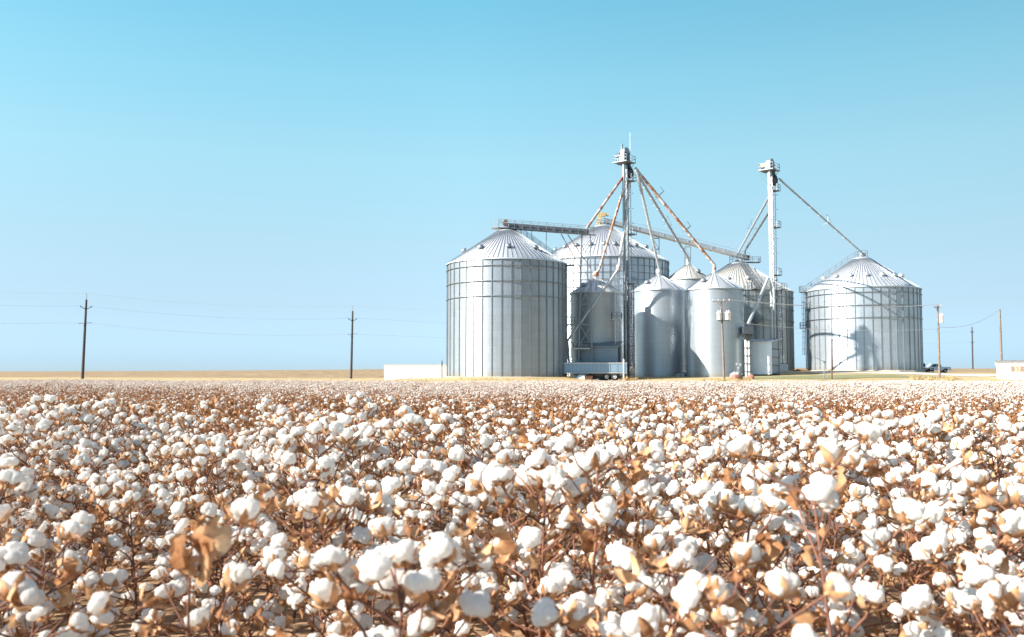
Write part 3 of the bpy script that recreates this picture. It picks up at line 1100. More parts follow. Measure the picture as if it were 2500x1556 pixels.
tb = [at(1411.5, 900, 140.2), at(1446, 900, 140.2), at(1447, 900, 141.3), at(1413, 900, 141.3)]
tt = [at(1420, 574, 139.9), at(1441, 574, 139.9), at(1441, 574, 140.9), at(1421, 574, 140.9)]
zg = gz(11.5, 140)
tb = [Vector((p.x, p.y, zg)) for p in tb]
o_ = Vector(((tb[0].x + tb[1].x) / 2, 140.4, zg))
tr = empty('conveyor_trestle', o_, label='tall lattice trestle of steel legs holding up the walkway conveyor', cat='trestle')
mb = MB(); seg_frame(mb, [p - o_ for p in tb], [p - o_ for p in tt], [0.05, 0.24, 0.38, 0.52, 0.66, 0.8, 0.93], 0.14, 0.06)
mb.build('lattice', M['steel'], tr)
for (xa, ya), (xb, yb) in (((1370, 572), (1417.5, 656)), ((1386, 573), (1443, 656))):
    br = MB(); br.bar(at(xa, ya, 140.3) - o_, at(xb, yb, 139.9) - o_, 0.13); br.build('raking_brace', M['rust'], tr)

# long sloping conveyor over the small silos
c0, c1 = at(1466, 537, 172), at(1824, 630, 178)
c2 = empty('sloping_conveyor', c0, label='long pale conveyor tube sloping down from the widest silo to the weathered one', cat='conveyor')
dd = c1 - c0
dn2 = dd.normalized(); sd2 = dn2.cross(Vector((0, 0, 1))).normalized(); up2 = sd2.cross(dn2).normalized()
q1 = MB(); q1.bar(dn2 * 0.8, dd, 0.8, 0.85); q1.build('trough', M['light'], c2)
for k_ in range(1, 12):
    f_ = MB(); q = dd * (k_ / 12); f_.bar(q - dn2 * 0.06, q + dn2 * 0.06, 0.9, 0.98); f_.build('flange', M['light'], c2)
q2 = MB(); q2.bar(sd2 * 0.85 - up2 * 0.42, sd2 * 0.85 - up2 * 0.42 + dd, 0.75, 0.1); q2.build('walkway', M['light'], c2)
q3 = MB()
for h_ in (0.25, 0.75):
    q3.bar(sd2 * 1.2 + up2 * h_, sd2 * 1.2 + up2 * h_ + dd, 0.05)
for k_ in range(19):
    q = sd2 * 1.2 + dd * (k_ / 18); q3.bar(q - up2 * 0.4, q + up2 * 0.75, 0.05)
q3.build('handrail', M['light'], c2)
q4 = MB()
q4.box((-0.2, 0, 0.2), (0.75, 0.9, 2.5), 0, Matrix.Rotation(R(12), 3, 'Y')); q4.box((0.5, -0.2, 0.95), (0.9, 0.7, 0.7)); q4.tube([(0.9, -.2, 1.0), (1.5, -.2, .9)], 0.3, 12)
q4.build('drive_head', M['yellow'], c2)
q5 = MB()
for (xa, xb, yt, yb_) in ((1594, 1609, 582, 628), (1672, 1686, 603, 650)):
    for xx in (xa, xb):
        q5.bar(at(xx, yt, 174.5) - c0, at(xx, yb_ + 20, 174.5) - c0, 0.13)
    for yy in (yt, yt + 27):
        q5.bar(at(xa, yy, 174.5) - c0, at(xb, yy, 174.5) - c0, 0.16)
    q5.bar(at(xa, yt, 174.5) - c0, at(xb, yt + 27, 174.5) - c0, 0.06)
q5.build('support_frame', M['steel'], c2)
platform_parts(c2, dd.x + 0.8, dd.y, dd.z - 0.9, 3.4, 1.6, 0, M['steel'], 'xXyY')
q6 = MB(); q6.box(dd + Vector((0.1, -0.1, 0)), (0.5, 0.95, 0.95)); q6.build('tail_box', M['rust'], c2)

# ------------------------------------------------------------------ sheds
def sheet_metal(name, c, pitch=0.23, metal=0.2, rough=0.45):
    m, t, b, o = new_mat(name)
    tc_ = t.nodes.new('ShaderNodeTexCoord')
    s = t.nodes.new('ShaderNodeSeparateXYZ')
    t.links.new(tc_.outputs['Object'], s.inputs[0])
    wv = mth(t, 'SINE', mth(t, 'MULTIPLY', mth(t, 'ADD', s.outputs[0], s.outputs[1]), 2 * PI / pitch))
    n1 = noise_tex(t, tc_.outputs['Object'], 0.7, 5, 0.6)
    k = mth(t, 'ADD', mth(t, 'MULTIPLY', mth(t, 'GREATER_THAN', wv, 0.75), -0.10), mth(t, 'ADD', 0.9, mth(t, 'MULTIPLY', n1, 0.2)))
    cm = t.nodes.new('ShaderNodeCombineXYZ')
    for i in range(3):
        t.links.new(k, cm.inputs[i])
    t.links.new(mixc(t, 1.0, c, cm.outputs[0], 'MULTIPLY'), b.inputs['Base Color'])
    b.inputs['Metallic'].default_value = metal
    b.inputs['Roughness'].default_value = rough
    return m


M['shed_grey'] = sheet_metal('grey_shed_sheet', (0.20, 0.25, 0.30))
M['shed_pale'] = sheet_metal('pale_shed_sheet', (0.74, 0.80, 0.86))


def shed(px0, px1, Y, roof_y, base_z, W_, D_, yaw, rise, wall_mat, roof_mat, label, girts=4, open_right=True):
    c = at((px0 + px1) / 2, 850, Y)
    root = empty('metal_shed', (c.x, Y, base_z), yaw, label=label, cat='shed')
    h = at((px0 + px1) / 2, roof_y, Y).z - base_z
    hb = h + rise
    wf = MB(); wf.box((0, -D_ / 2, h / 2), (W_, 0.08, h)); wf.build('front_wall', wall_mat, root)
    wb = MB(); wb.box((0, D_ / 2, hb / 2), (W_, 0.08, hb)); wb.build('back_wall', wall_mat, root)
    wl = MB(); wl.prism([(-D_ / 2 + 0.05, 0), (D_ / 2 - 0.05, 0), (D_ / 2 - 0.05, hb - 0.02), (-D_ / 2 + 0.05, h - 0.02)], 'x', -W_ / 2 + 0.02, -W_ / 2 + 0.1); wl.build('side_wall', wall_mat, root)
    rf = MB()
    o = 0.35
    sl = rise / D_
    rf.prism([(-D_ / 2 - o, h - sl * o + 0.02), (D_ / 2 + o, hb + sl * o + 0.02), (D_ / 2 + o, hb + sl * o + 0.14), (-D_ / 2 - o, h - sl * o + 0.14)], 'x', -W_ / 2 - 0.3, W_ / 2 + 0.3)
    rf.build('roof', roof_mat, root)
    fr = MB()
    for yy in (-D_ / 2 + 0.12, D_ / 2 - 0.12):
        hh = h if yy < 0 else hb
        fr.box((W_ / 2 - 0.09, yy, hh / 2), (0.16, 0.16, hh))
    fr.build('corner_post', M['steel'], root)
    for k in range(girts):
        g = MB(); z = h * (k + 0.12) / girts
        g.box((W_ / 2 - 0.02, 0, z), (0.08, D_ - 0.4, 0.16)); g.build('girt', M['dark'], root)
    if not open_right:
        wr = MB(); wr.prism([(-D_ / 2 + 0.2, 0.02), (D_ / 2 - 0.2, 0.02), (D_ / 2 - 0.2, hb - 0.05), (-D_ / 2 + 0.2, h - 0.05)], 'x', W_ / 2 - 0.14, W_ / 2 - 0.1); wr.build('end_wall', M['shed_grey'], root)
    return root, h


zs1 = gz(14.5, 142)
shed(1408, 1516, 142.6, 848, zs1, 6.4, 3.2, R(-14), 0.75, M['shed_grey'], M['steel'], 'grey sheet metal shed behind the parked grain trailer', 0)
zs2 = at(1870, 914.5, 147).z
shed(1827, 1897, 149, 836, zs2, 4.3, 4.4, R(-33), 0.5, M['shed_pale'], M['light'], 'pale ribbed metal shed at the foot of the shorter elevator', 4, False)
# railed landing on the grey shed
lr = empty('roof_landing', at(1420, 851, 140.6), label='small railed landing at the roof edge of the grey shed', cat='platform')
platform_parts(lr, 0.0, 0, 0, 2.6, 1.0, 0, M['light'], 'xXyY', 0.9, 0.12)

# ------------------------------------------------------------------ grain trailer
M['trailer'] = sheet_metal('pale_blue_trailer_sheet', (0.25, 0.36, 0.47), 0.6, 0.35, 0.4)
tx0, tx1, TY = at(1379, 900, 138.3), at(1528, 900, 138.3), 138.3
Lt = (tx1.x - tx0.x) * 1.02
zgr = at(1490, 928.5, TY - 1.2).z
tl = empty('grain_trailer', ((tx0.x + tx1.x) / 2, TY + 0.3, zgr), R(-4), label='pale blue hopper bottomed grain trailer parked between the silos', cat='trailer')
zt_ = at(1450, 886.5, TY).z - zgr
zf_ = at(1450, 911, TY).z - zgr
bd = MB()
bd.prism([(-Lt / 2, zf_ + 0.1), (Lt / 2 - 0.1, zf_ + 0.1), (Lt / 2, zf_ + 0.25), (Lt / 2, zt_ - 0.1), (-Lt / 2, zt_ - 0.1)], 'y', -1.25, 1.25)
bd.build('body', M['trailer'], tl)
rb = MB()
for k in range(9):
    xx = -Lt / 2 + 0.3 + k * (Lt - 0.6) / 8
    for s in (-1, 1):
        rb.box((xx, s * 1.275, (zf_ + zt_) / 2), (0.07, 0.05, zt_ - zf_ - 0.25))
rb.build('side_post', M['trailer'], tl)
tp = MB()
for s in (-1, 1):
    tp.box((0, s * 1.28, zt_ - 0.04), (Lt + 0.08, 0.1, 0.14))
tp.box((Lt / 2, 0, zt_ - 0.04), (0.1, 2.5, 0.14)); tp.box((-Lt / 2, 0, zt_ - 0.04), (0.1, 2.5, 0.14))
tp.build('top_rail', M['light'], tl)
tq = MB()
tq.lathe([(1.2, 0), (1.0, .15), (0.6, .26), (0, .3)], 20, mat=Matrix.Translation((0, 0, zt_)) @ Matrix.Diagonal((Lt / 2.6, 1.0, 1.0, 1)))
tq.build('tarpaulin', M['steel'], tl)
rl = MB()
for s in (-1, 1):
    rl.box((0, s * 1.27, zf_ + 0.02), (Lt, 0.12, 0.14))
    for k in range(26):
        rl.box((-Lt / 2 + 0.2 + k * (Lt - 0.4) / 25, s * 1.335, zf_ + 0.14), (0.16, 0.04, 0.06), 1)
rl.build('bottom_rail', [M['light'], M['dark']], tl)
for xx in (-Lt / 2 + 2.5, 0.7):
    hp = MB()
    a, b = 1.35, 0.35
    zt2_, zb2_ = zf_ - 0.03, 0.42
    hp.add([(xx - a, -1.1, zt2_), (xx + a, -1.1, zt2_), (xx + a, 1.1, zt2_), (xx - a, 1.1, zt2_), (xx - b, -b, zb2_), (xx + b, -b, zb2_), (xx + b, b, zb2_), (xx - b, b, zb2_)],
           [(0, 1, 5, 4), (1, 2, 6, 5), (2, 3, 7, 6), (3, 0, 4, 7), (4, 5, 6, 7), (0, 3, 2, 1)])
    hp.build('hopper', M['light'] if xx < 0 else M['steel'], tl)
for k, xx in enumerate((Lt / 2 - 3.05, Lt / 2 - 1.85)):
    for s in (-1, 1):
        wr = 0.50
        my = Matrix.Translation((xx, s * 1.0, wr)) @ Matrix.Rotation(PI / 2, 4, 'X')
        ty = MB()
        ty.lathe([(0.30, -0.27), (wr - 0.05, -0.27), (wr, -0.2), (wr, 0.2), (wr - 0.05, 0.27), (0.30, 0.27)], 28, mat=my)
        wo_ = ty.build('wheel', M['rubber'], tl)
        rm = MB()
        rm.lathe([(0.31, 0.24), (0.27, 0.26), (0.25, 0.14), (0.12, 0.12), (0.10, 0.22), (0.0, 0.22)], 20, mat=my)
        rm.lathe([(0.31, -0.24), (0.27, -0.26), (0.25, -0.14), (0.12, -0.12), (0.10, -0.22), (0.0, -0.22)], 20, mat=my)
        rm.build('rim', M['light'], wo_)
fr_ = MB()
for s in (-1, 1):
    fr_.box((Lt / 2 - 2.4, s * 0.5, zf_ - 0.2), (4.4, 0.12, 0.3))
    fr_.bar((Lt / 2 - 0.4, s * 1.15, zf_), (Lt / 2 - 1.0, s * 1.15, 0.75), 0.14)
    fr_.bar((-Lt / 2 + 0.2, s * 1.0, zf_), (-Lt / 2 + 0.7, s * 1.0, 0.75), 0.12)
fr_.build('frame', M['steel'], tl)
for s in (-1, 1):
    lg = MB(); lg.bar((-Lt / 2 + 1.0, s * 0.7, 0.05), (-Lt / 2 + 1.0, s * 0.7, zf_), 0.14); lg.box((-Lt / 2 + 1.0, s * 0.7, 0.04), (0.35, 0.35, 0.08))
    lg.build('landing_leg', M['dark'], tl)
    mf = MB(); mf.box((Lt / 2 - 1.15, s * 0.95, 0.62), (0.04, 0.55, 0.75)); mf.build('mud_flap', M['rubber'], tl)

# white heap and rusty box under the trailer
gxh = at(1428, 925, 136.4)
hb_ = MB()
rr = random.Random(5)
vs, fs = [(0, 0, 0.85)], []
for j, (r_, z_) in enumerate(((0.35, .78), (0.75, .5), (1.15, .2), (1.45, -0.1))):
    for k in range(14):
        t = 2 * PI * k / 14; q = r_ * rr.uniform(.88, 1.1)
        vs.append((q * math.cos(t) * 1.1, q * math.sin(t) * .8, z_ + rr.uniform(-.03, .05)))
for k in range(14):
    fs.append((0, 1 + k, 1 + (k + 1) % 14))
for j in range(3):
    for k in range(14):
        fs.append((1 + j * 14 + k, 1 + (j + 1) * 14 + k, 1 + (j + 1) * 14 + (k + 1) % 14, 1 + j * 14 + (k + 1) % 14))
hb_.add(vs, fs, 0, True)
o = hb_.build('spilled_heap', M['white'], loc=(gxh.x - 0.5, 136.0, gz(gxh.x - .5, 136.0)))
tag(o, 'white heap lying on the ground under the parked trailer', 'heap')
bx = MB()
bx.box((0, 0, .3), (1.15, .8, .6)); bx.box((0, 0, .62), (1.25, .9, .06)); bx.box((-.5, 0, .3), (.06, .86, .64)); bx.box((.5, 0, .3), (.06, .86, .64))
o = bx.build('rusty_crate', M['rust'], loc=(gxh.x + 0.42, 134.8, gz(gxh.x + .42, 134.8)))
tag(o, 'dark rusty box on the ground in front of the white heap', 'box')

# ------------------------------------------------------------------ white buildings
x0, x1 = at(938, 900, 152).x, at(1150, 900, 152).x
z0 = at(938, 931, 152).z
z1 = at(938, 891, 152).z
wb = empty('white_building', (x0, 152, z0), label='long low blank white building at the left foot of the biggest front silo', cat='building')
m_ = MB(); m_.box(((x1 - x0) / 2, 5, (z1 - z0) / 2 - 0.4), (x1 - x0, 10, z1 - z0 + 0.8)); m_.build('wall', M['white'], wb)
m_ = MB(); m_.box(((x1 - x0) / 2, 5, z1 - z0 + 0.02), (x1 - x0 + 0.16, 10.16, 0.12)); m_.build('roof', M['cap'], wb)

x0, zr0, zb0 = at(2434, 900, 150).x, at(2434, 886, 150).z, at(2434, 925.5, 150).z
mh = empty('mobile_home', (x0, 150, zb0), R(-27), label='white mobile home with beige curtained windows at the right edge', cat='building')
hh = zr0 - zb0
m_ = MB(); m_.box((7, 2, hh / 2 - .3), (14, 4, hh + .6)); m_.build('wall', M['white'], mh)
m_ = MB(); m_.prism([(-0.12, hh), (4.12, hh), (4.12, hh + .2), (2, hh + .42), (-0.12, hh + .2)], 'x', -.12, 14.1); m_.build('roof', plain('grey_roof_edge', (.20, .195, .18), .7), mh)
for xx, ww in ((2.95, 1.95), (6.4, 1.6)):
    f_ = MB(); zz = hh - 1.02
    f_.box((xx, -.02, zz), (ww + .14, .06, 1.1)); wo_ = f_.build('window', M['white'], mh)
    g_ = MB(); n_ = 3
    for k in range(n_):
        g_.box((xx - ww / 2 + ww / n_ * (k + .5), -.06, zz), (ww / n_ - .06, .03, .96), k % 2)
    g_.build('curtained_pane', [M['curtain'], plain('pale_curtain', (.31, .26, .20), .9)], wo_)

# propane tank behind the mobile home
pt = empty('propane_tank', (at(2431, 900, 157).x, 157, at(2431, 912, 157).z), R(-29), label='round ended white tank just left of the mobile home', cat='tank')
zc_t = at(2431, 888, 157).z - pt.location.z
m_ = MB(); m_.lathe([(0, -1.7), (.3, -1.62), (.52, -1.4), (.6, -1.1), (.6, 1.1), (.52, 1.4), (.3, 1.62), (0, 1.7)], 24, mat=Matrix.Translation((0.5, 2.0, zc_t)) @ Matrix.Rotation(PI / 2, 4, 'X'))
m_.build('vessel', M['white'], pt)
for yy in (1.0, 3.0):
    m_ = MB(); m_.box((.5, yy, (zc_t - .7) / 2 - .2), (.8, .2, zc_t - .3)); m_.build('saddle', M['steel'], pt)

# ------------------------------------------------------------------ pickup truck
Yp = 190
tk = empty('pickup_truck', (at(2283, 900, Yp).x, Yp, at(2283, 910.5, Yp).z), R(-4), label='white crew cab pickup truck parked behind the silo standing apart', cat='truck')
M['car_white'] = plain('white_car_paint', (.74, .78, .82), .25, 0, .03)
prof = [(-2.75, .5), (-2.8, .95), (-2.6, 1.12), (-1.35, 1.2), (-.75, 1.85), (.75, 1.88), (1.0, 1.25), (2.78, 1.22), (2.8, .55), (2.35, .5)]
arch = []
for cx_ in (1.7, -1.75):
    arch.append([(cx_ + .5 * math.cos(t), .5 + .5 * math.sin(t) * .95) for t in [PI * k / 8 for k in range(9)]])
poly = prof + [(2.22, .5)] + arch[0][1:-1] + [(1.2, .5), (-1.25, .5)] + arch[1][1:-1] + [(-2.25, .5)]
m_ = MB(); m_.prism(poly, 'y', -.95, .95); m_.build('body', M['car_white'], tk)
for s in (-1, 1):
    for q in ([(-1.15, 1.25), (-.68, 1.76), (-.12, 1.78), (-.12, 1.25)], [(-.03, 1.25), (-.03, 1.78), (.66, 1.79), (.84, 1.25)]):
        g_ = MB(); g_.prism(q, 'y', s * .955, s * .965); g_.build('side_window', M['glass'], tk)
for cx_ in (1.7, -1.75):
    for s in (-1, 1):
        my = Matrix.Translation((cx_, s * .84, .40)) @ Matrix.Rotation(PI / 2, 4, 'X')
        t_ = MB(); t_.lathe([(.22, -.13), (.38, -.13), (.40, -.08), (.40, .08), (.38, .13), (.22, .13)], 22, mat=my); wo_ = t_.build('wheel', M['rubber'], tk)
        r_ = MB(); r_.lathe([(.23, .1), (.2, .12), (.06, .07), (0, .07)], 16, mat=my); r_.lathe([(.23, -.1), (.2, -.12), (.06, -.07), (0, -.07)], 16, mat=my); r_.build('rim', M['light'], wo_)
b_ = MB(); b_.box((2.86, 0, .62), (.14, 1.8, .2)); b_.build('rear_bumper', M['steel'], tk)
b_ = MB(); b_.box((-2.84, 0, .6), (.14, 1.8, .24)); b_.build('front_bumper', M['steel'], tk)
for s in (-1, 1):
    b_ = MB(); b_.box((2.8, s * .86, .98), (.05, .14, .34)); b_.build('tail_light', M['red'], tk)
# dark drum on a stand and a rusty feed rack in front of the truck
dr = empty('drum_stand', (at(2252, 900, 184).x, 184, at(2252, 911, 184).z), label='dark drum on a light stand beside the white pickup truck', cat='drum')
zz = at(2252, 892, 184).z - dr.location.z
m_ = MB(); m_.tube([(-.45, 0, zz), (.45, 0, zz)], .38, 16); m_.build('drum', M['timber_dark'], dr)
m_ = MB()
for q in ((-.35, -.3), (.35, -.3), (-.35, .3), (.35, .3)):
    m_.bar((q[0], q[1], -.2), (q[0] * .8, q[1] * .8, zz - .3), .1)
m_.box((0, 0, zz - .36), (.9, .7, .06)); m_.build('stand', M['light'], dr)
rk = empty('steel_rack', (at(2268, 900, 182).x, 182, at(2268, 912, 182).z), label='low rusty steel rack standing in front of the pickup truck', cat='rack')
m_ = MB()
for sx in (-.75, .75):
    for sy in (-.3, .3):
        m_.bar((sx, sy, -.1), (sx, sy, 1.05), .1)
m_.build('leg', M['timber'], rk)
m_ = MB(); m_.box((0, 0, 1.0), (1.7, .75, .1)); m_.box((0, 0, .55), (1.6, .7, .3)); m_.build('tray', M['timber_dark'], rk)


# ------------------------------------------------------------------ poles and wires
def pole_base(px, py_b, py_t, Y, px_top):
    b, t = at(px, py_b, Y), at(px_top, py_t, Y)
    return b, t


GT = 'transmission poles along the far line'


def transmission(px, pyb, pxt, pyt, rod_y, v_y, arm_y, Y, label, arm_mat):
    b, t = at(px, pyb, Y), at(pxt, pyt, Y)
    root = empty('transmission_pole', b, label=label, cat='utility pole', group=GT)
    d = t - b
    Z = lambda py: d * ((at(px, py, Y).z - b.z) / d.z)
    m = MB(); m.tube([Vector((0, 0, -1)), d * .5, d], [.30, .26, .2], 10); m.build('pole', M['timber_dark'], root)
    m = MB(); q = Z(rod_y); m.tube([d, Vector((d.x, d.y, q.z))], .07, 6); m.build('static_rod', M['steel'], root)
    q = Z(v_y)
    for s in (-1, 1):
        a = MB(); a.bar(q + Vector((0, 0, -.2)), q + Vector((s * .85, s * .5, .25)), .12); a.tube([q + Vector((s * .85, s * .5, .25)), q + Vector((s * .87, s * .51, .5))], .1, 8); a.build('bracket_arm', M['timber_dark'], root)
    q2 = Z(arm_y)
    a = MB(); a.bar(q2 + Vector((-1.1, -.65, -.12)), q2 + Vector((1.1, .65, .16)), .14); a.build('crossarm', arm_mat, root)
    return dict(b=b, top=Vector((d.x + b.x, d.y + b.y, b.z + Z(rod_y).z)), v=[b + q + Vector((s * .87, s * .51, .5)) for s in (-1, 1)], arm=[b + q2 + Vector((s * 1.1, s * .65, .1)) for s in (-1, 1)])


P1 = transmission(201, 925, 211, 732, 716, 753, 789.5, 185, 'dark pole nearer the left edge of the far line, pale crossarm', M['light'])
P2 = transmission(857, 925, 861, 760, 747, 782, 816.5, 217, 'dark pole of the far line standing left of the long white building', M['light'])
P3 = transmission(2375, 901.5, 2373, 799, 795, 812, 836, 352, 'distant grey pole of the far line between two pale poles', M['steel'])


def wire(a, b, sag, r, label, name='power_line', group='wires strung between poles'):
    n = 18
    pts = []
    for k in range(n + 1):
        t = k / n
        p = Vector(a).lerp(Vector(b), t)
        p.z -= sag * 4 * t * (1 - t)
        pts.append(p)
    o = Vector(pts[0])
    m = MB(); m.tube([p - o for p in pts], r, 5)
    ob = m.build(name, M['wire'], loc=o)
    return tag(ob, label, 'wire', group)


ext = P1['b'] - P2['b']
lvl = {'top': 'topmost', 'v': 'middle', 'arm': 'lowest'}
for key in ('top', 'v', 'arm'):
    g_ = (lambda P: [P[key]] if key == 'top' else P[key])
    for i, (a, b) in enumerate(zip(g_(P1), g_(P2))):
        side = '' if key == 'top' else (' on the near side' if i == 0 else ' on the far side')
        wire(a, b, 1.2, .009, f'{lvl[key]} wire{side} between the two dark far poles')
        wire(a + ext * 1.0 + Vector((0, 0, .3)), a, .9, .009, f'{lvl[key]} wire{side} leaving the frame from the leftmost dark pole')
    for i, (b, c) in enumerate(zip(g_(P2), g_(P3))):
        side = '' if key == 'top' else (' on the near side' if i == 0 else ' on the far side')
        wire(b, c, 2.0, .008, f'{lvl[key]} wire{side} running behind the silos to the distant grey pole')


def utility(px, pyb, pxt, pyt, Y, label, arm=None, cans=(), mat='timber', r0=.17, name='utility_pole', arm_w=1.2):
    b, t = at(px, pyb, Y), at(pxt, pyt, Y)
    root = empty(name, b, label=label, cat='utility pole')
    d = t - b
    m = MB(); m.tube([d * -.06, d * .5, d], [r0, r0 * .9, r0 * .72], 12); m.build('pole', M[mat], root)
    tips = []
    if arm:
        za, x_off = arm
        q = d * ((at(px, za, Y).z - b.z) / d.z)
        a = MB(); a.bar(q + Vector((-arm_w + x_off, -.16, 0)), q + Vector((arm_w + x_off, -.16, 0)), .12, .12); a.bar(q + Vector((-arm_w * .5 + x_off, -.16, 0)), q + Vector((0, -.1, -.7)), .05); a.bar(q + Vector((arm_w * .5 + x_off, -.16, 0)), q + Vector((0, -.1, -.7)), .05)
        a.build('crossarm', M['timber'], root)
        for k in range(4):
            p = q + Vector((x_off - arm_w * .92 + k * arm_w * 1.84 / 3, -.16, .06))
            i_ = MB(); i_.lathe([(.03, 0), (.03, .12), (.08, .14), (.085, .2), (.05, .28), (0, .3)], 8, c=p); i_.build('insulator', M['ceramic'], root)
            tips.append(b + p + Vector((0, 0, .3)))
    for (cx_, cy_, w_) in cans:
        p = at(cx_, cy_, Y - .3) - b
        c_ = MB(); c_.lathe([(0, -.58), (.26 * w_, -.55), (.31 * w_, -.5), (.31 * w_, .42), (.35 * w_, .44), (.33 * w_, .52), (.1, .6), (0, .6)], 18, c=p)
        for k in (-1, 1):
            c_.lathe([(.05, .5), (.07, .62), (.04, .8), (0, .82)], 8, c=p + Vector((k * .15, 0, 0)))
        t_ = c_.build('transformer', M['white'], root)
    return dict(root=root, b=b, top=t, tips=tips)


Q3 = utility(1768, 934, 1761, 736, 125, 'weathered pole with two white transformers before the small silos', (737, -.05), ((1756, 772, 1.05), (1777, 772, 1.25)))
rk_ = MB(); p_ = at(1766, 783, 124.8) - Q3['b']; rk_.box(p_, (1.5, .5, .09)); rk_.build('transformer_rack', M['dark'], Q3['root'])
rk_ = MB(); p_ = at(1766, 758, 124.8) - Q3['b']; rk_.bar(p_ - Vector((.7, 0, 0)), p_ + Vector((.9, 0, 0)), .09); rk_.build('fuse_arm', M['timber'], Q3['root'])
Q1 = utility(2294, 930, 2289.5, 745, 134, 'weathered pole with one white transformer right of the silo standing apart', (750, -.2), ((2298.5, 779, .95),), arm_w=.55)
Q2 = utility(2446, 915, 2440.5, 756, 162, 'bare weathered pole behind the white mobile home', r0=.22)
wire(Q1['b'] + (Q1['top'] - Q1['b']) * .71, Q2['top'], 1.1, .03, 'sagging wire between the transformer pole and the bare pole at the right')
for k, tp_ in enumerate(Q3['tips'][1:]):
    wire(tp_, Q1['tips'][k + 1 if k < 2 else 3], .7, .022, ['nearest', 'middle', 'farthest'][k] + ' of three wires crossing the silos from the two transformers pole')
wire(at(1776, 785, 124.7), at(2294, 803, 134), .7, .03, 'lower cable crossing the silos from the two transformers pole')


def post(px, pyb, pxt, pyt, Y, r, mat, label, cat='post', cap=None):
    b, t = at(px, pyb, Y), at(pxt, pyt, Y)
    d = t - b
    m = MB(); m.tube([d * -.12, d * .5, d * .985, d], [r, r * .97, r * .94, r * .7], 10)
    if cap:
        m.tube([d * .97, d * 1.01], r * 1.25, 10)
    o = m.build('post', M[mat], loc=b)
    return tag(o, label, cat)


post(2031, 927, 2031, 830, 135, .11, 'rust', 'rusty brown steel post standing in front of the silo standing apart', cap=True)
post(1079, 922, 1079, 881, 129.5, .09, 'rust', 'short rusty post in front of the long white building')
post(1523, 931, 1523, 878, 132.8, .12, 'light', 'pale post standing at the rear end of the grain trailer', cap=True)
# grey arm light
al = empty('arm_light', at(2012, 927, 136), label='short grey post with a slanting arm on the green grass', cat='post')
m_ = MB(); hh_ = at(2014, 883, 136).z - al.location.z; m_.tube([(0, 0, -.2), (.12, 0, hh_)], .09, 8); m_.build('post', M['steel'], al)
m_ = MB(); m_.bar((.12, 0, hh_), (-1.5, 0, hh_ + .65), .07); m_.box((.15, 0, hh_ - .05), (.35, .25, .3)); m_.build('arm', M['steel'], al)

# ------------------------------------------------------------------ small yard things
def fan(px, py, Y, yaw, label):
    b = at(px, py, Y)
    root = empty('aeration_fan', (b.x, Y, b.z), yaw, label=label, cat='fan')
    m = MB(); m.lathe([(.50, -.35), (.56, -.3), (.56, .3), (.50, .35), (.12, .3), (0, .3)], 22, mat=Matrix.Translation((0, 0, .62)) @ Matrix.Rotation(PI / 2, 4, 'Y')); m.build('housing', M['steel'], root)
    m = MB(); m.tube([(.3, 0, .62), (.75, 0, .62)], .17, 12); m.build('motor', M['dark'], root)
    m = MB(); m.add([(-.35, -.5, .1), (-.35, .5, .1), (-.35, .5, 1.15), (-.35, -.5, 1.15), (-1.3, -.35, .1), (-1.3, .35, .1), (-1.3, .35, .7), (-1.3, -.35, .7)], [(0, 1, 2, 3), (4, 7, 6, 5), (0, 3, 7, 4), (1, 5, 6, 2), (3, 2, 6, 7), (0, 4, 5, 1)]); m.build('duct', M['steel'], root)
    m = MB(); m.box((0, 0, .04), (1.0, 1.0, .08)); m.box((0, -.35, .12), (.8, .08, .16)); m.box((0, .35, .12), (.8, .08, .16)); m.build('base', M['concrete'], root)
    return root


fan(1668, 927, 149.0, R(-20), 'fan unit at the foot of the small silo with the big shadows')
fan(1803, 924, 142.2, R(-35), 'fan unit at the foot of the silo behind the transformer pole')


def drum(px, py, Y, r, l, yaw, label):
    b = at(px, py, Y)
    root = empty('steel_drum', (b.x, Y, b.z), yaw, label=label, cat='drum')
    m = MB(); m.lathe([(0, -l / 2), (r * .8, -l / 2), (r, -l / 2 + .08), (r, 0), (r, l / 2 - .08), (r * .8, l / 2), (0, l / 2)], 20, mat=Matrix.Translation((0, 0, r + .08)) @ Matrix.Rotation(PI / 2, 4, 'Y')); m.build('shell', M['red'], root)
    for s in (-1, 1):
        m = MB(); m.box((s * l * .3, 0, .06), (.12, r * 1.5, .16)); m.build('skid', M['concrete'], root)
    return root


drum(1800, 931, 131, .42, 1.5, R(25), 'faded red drum lying near the fan of the silo behind the transformers')
drum(1834, 929, 133, .44, .8, R(70), 'faded red drum lying end on in front of the pale metal shed')
cb = empty('control_cabinet', (at(1913, 912, 160).x, 160, at(1913, 912.5, 160).z), R(-10), label='bank of pale electrical cabinets beside the shed at the weathered silo', cat='cabinet')
for k in range(3):
    m = MB(); m.box((k * .8 - 1.2, 0, 1.05), (.72, .4, 1.3)); m.box((k * .8 - 1.2, -.215, 1.05), (.6, .03, 1.15)); m.build('cabinet_box', M['light'], cb)
m = MB()
for sx in (-1.5, .7):
    m.bar((sx, 0, -.1), (sx, 0, 1.7), .1)
m.box((-.4, .1, 1.75), (2.6, .1, .1)); m.build('frame', M['dark'], cb)
sp_ = MB(); sp_.add([(0, 0, 0), (1.2, 0, 0), (4.2, -.2, .1), (5, .6, 0), (4, 1.6, 0), (.4, 1.4, 0), (1.6, .6, .75), (3.6, .7, .5)], [(0, 1, 6), (1, 2, 7, 6), (2, 3, 7), (3, 4, 7), (4, 5, 6, 7), (5, 0, 6)], 0, False)
tag(sp_.build('earth_heap', M['rust'], loc=(at(1925, 912, 163).x, 162.5, at(1925, 911.5, 163).z)), 'low heap of reddish earth between the weathered silo and the one apart', 'heap')
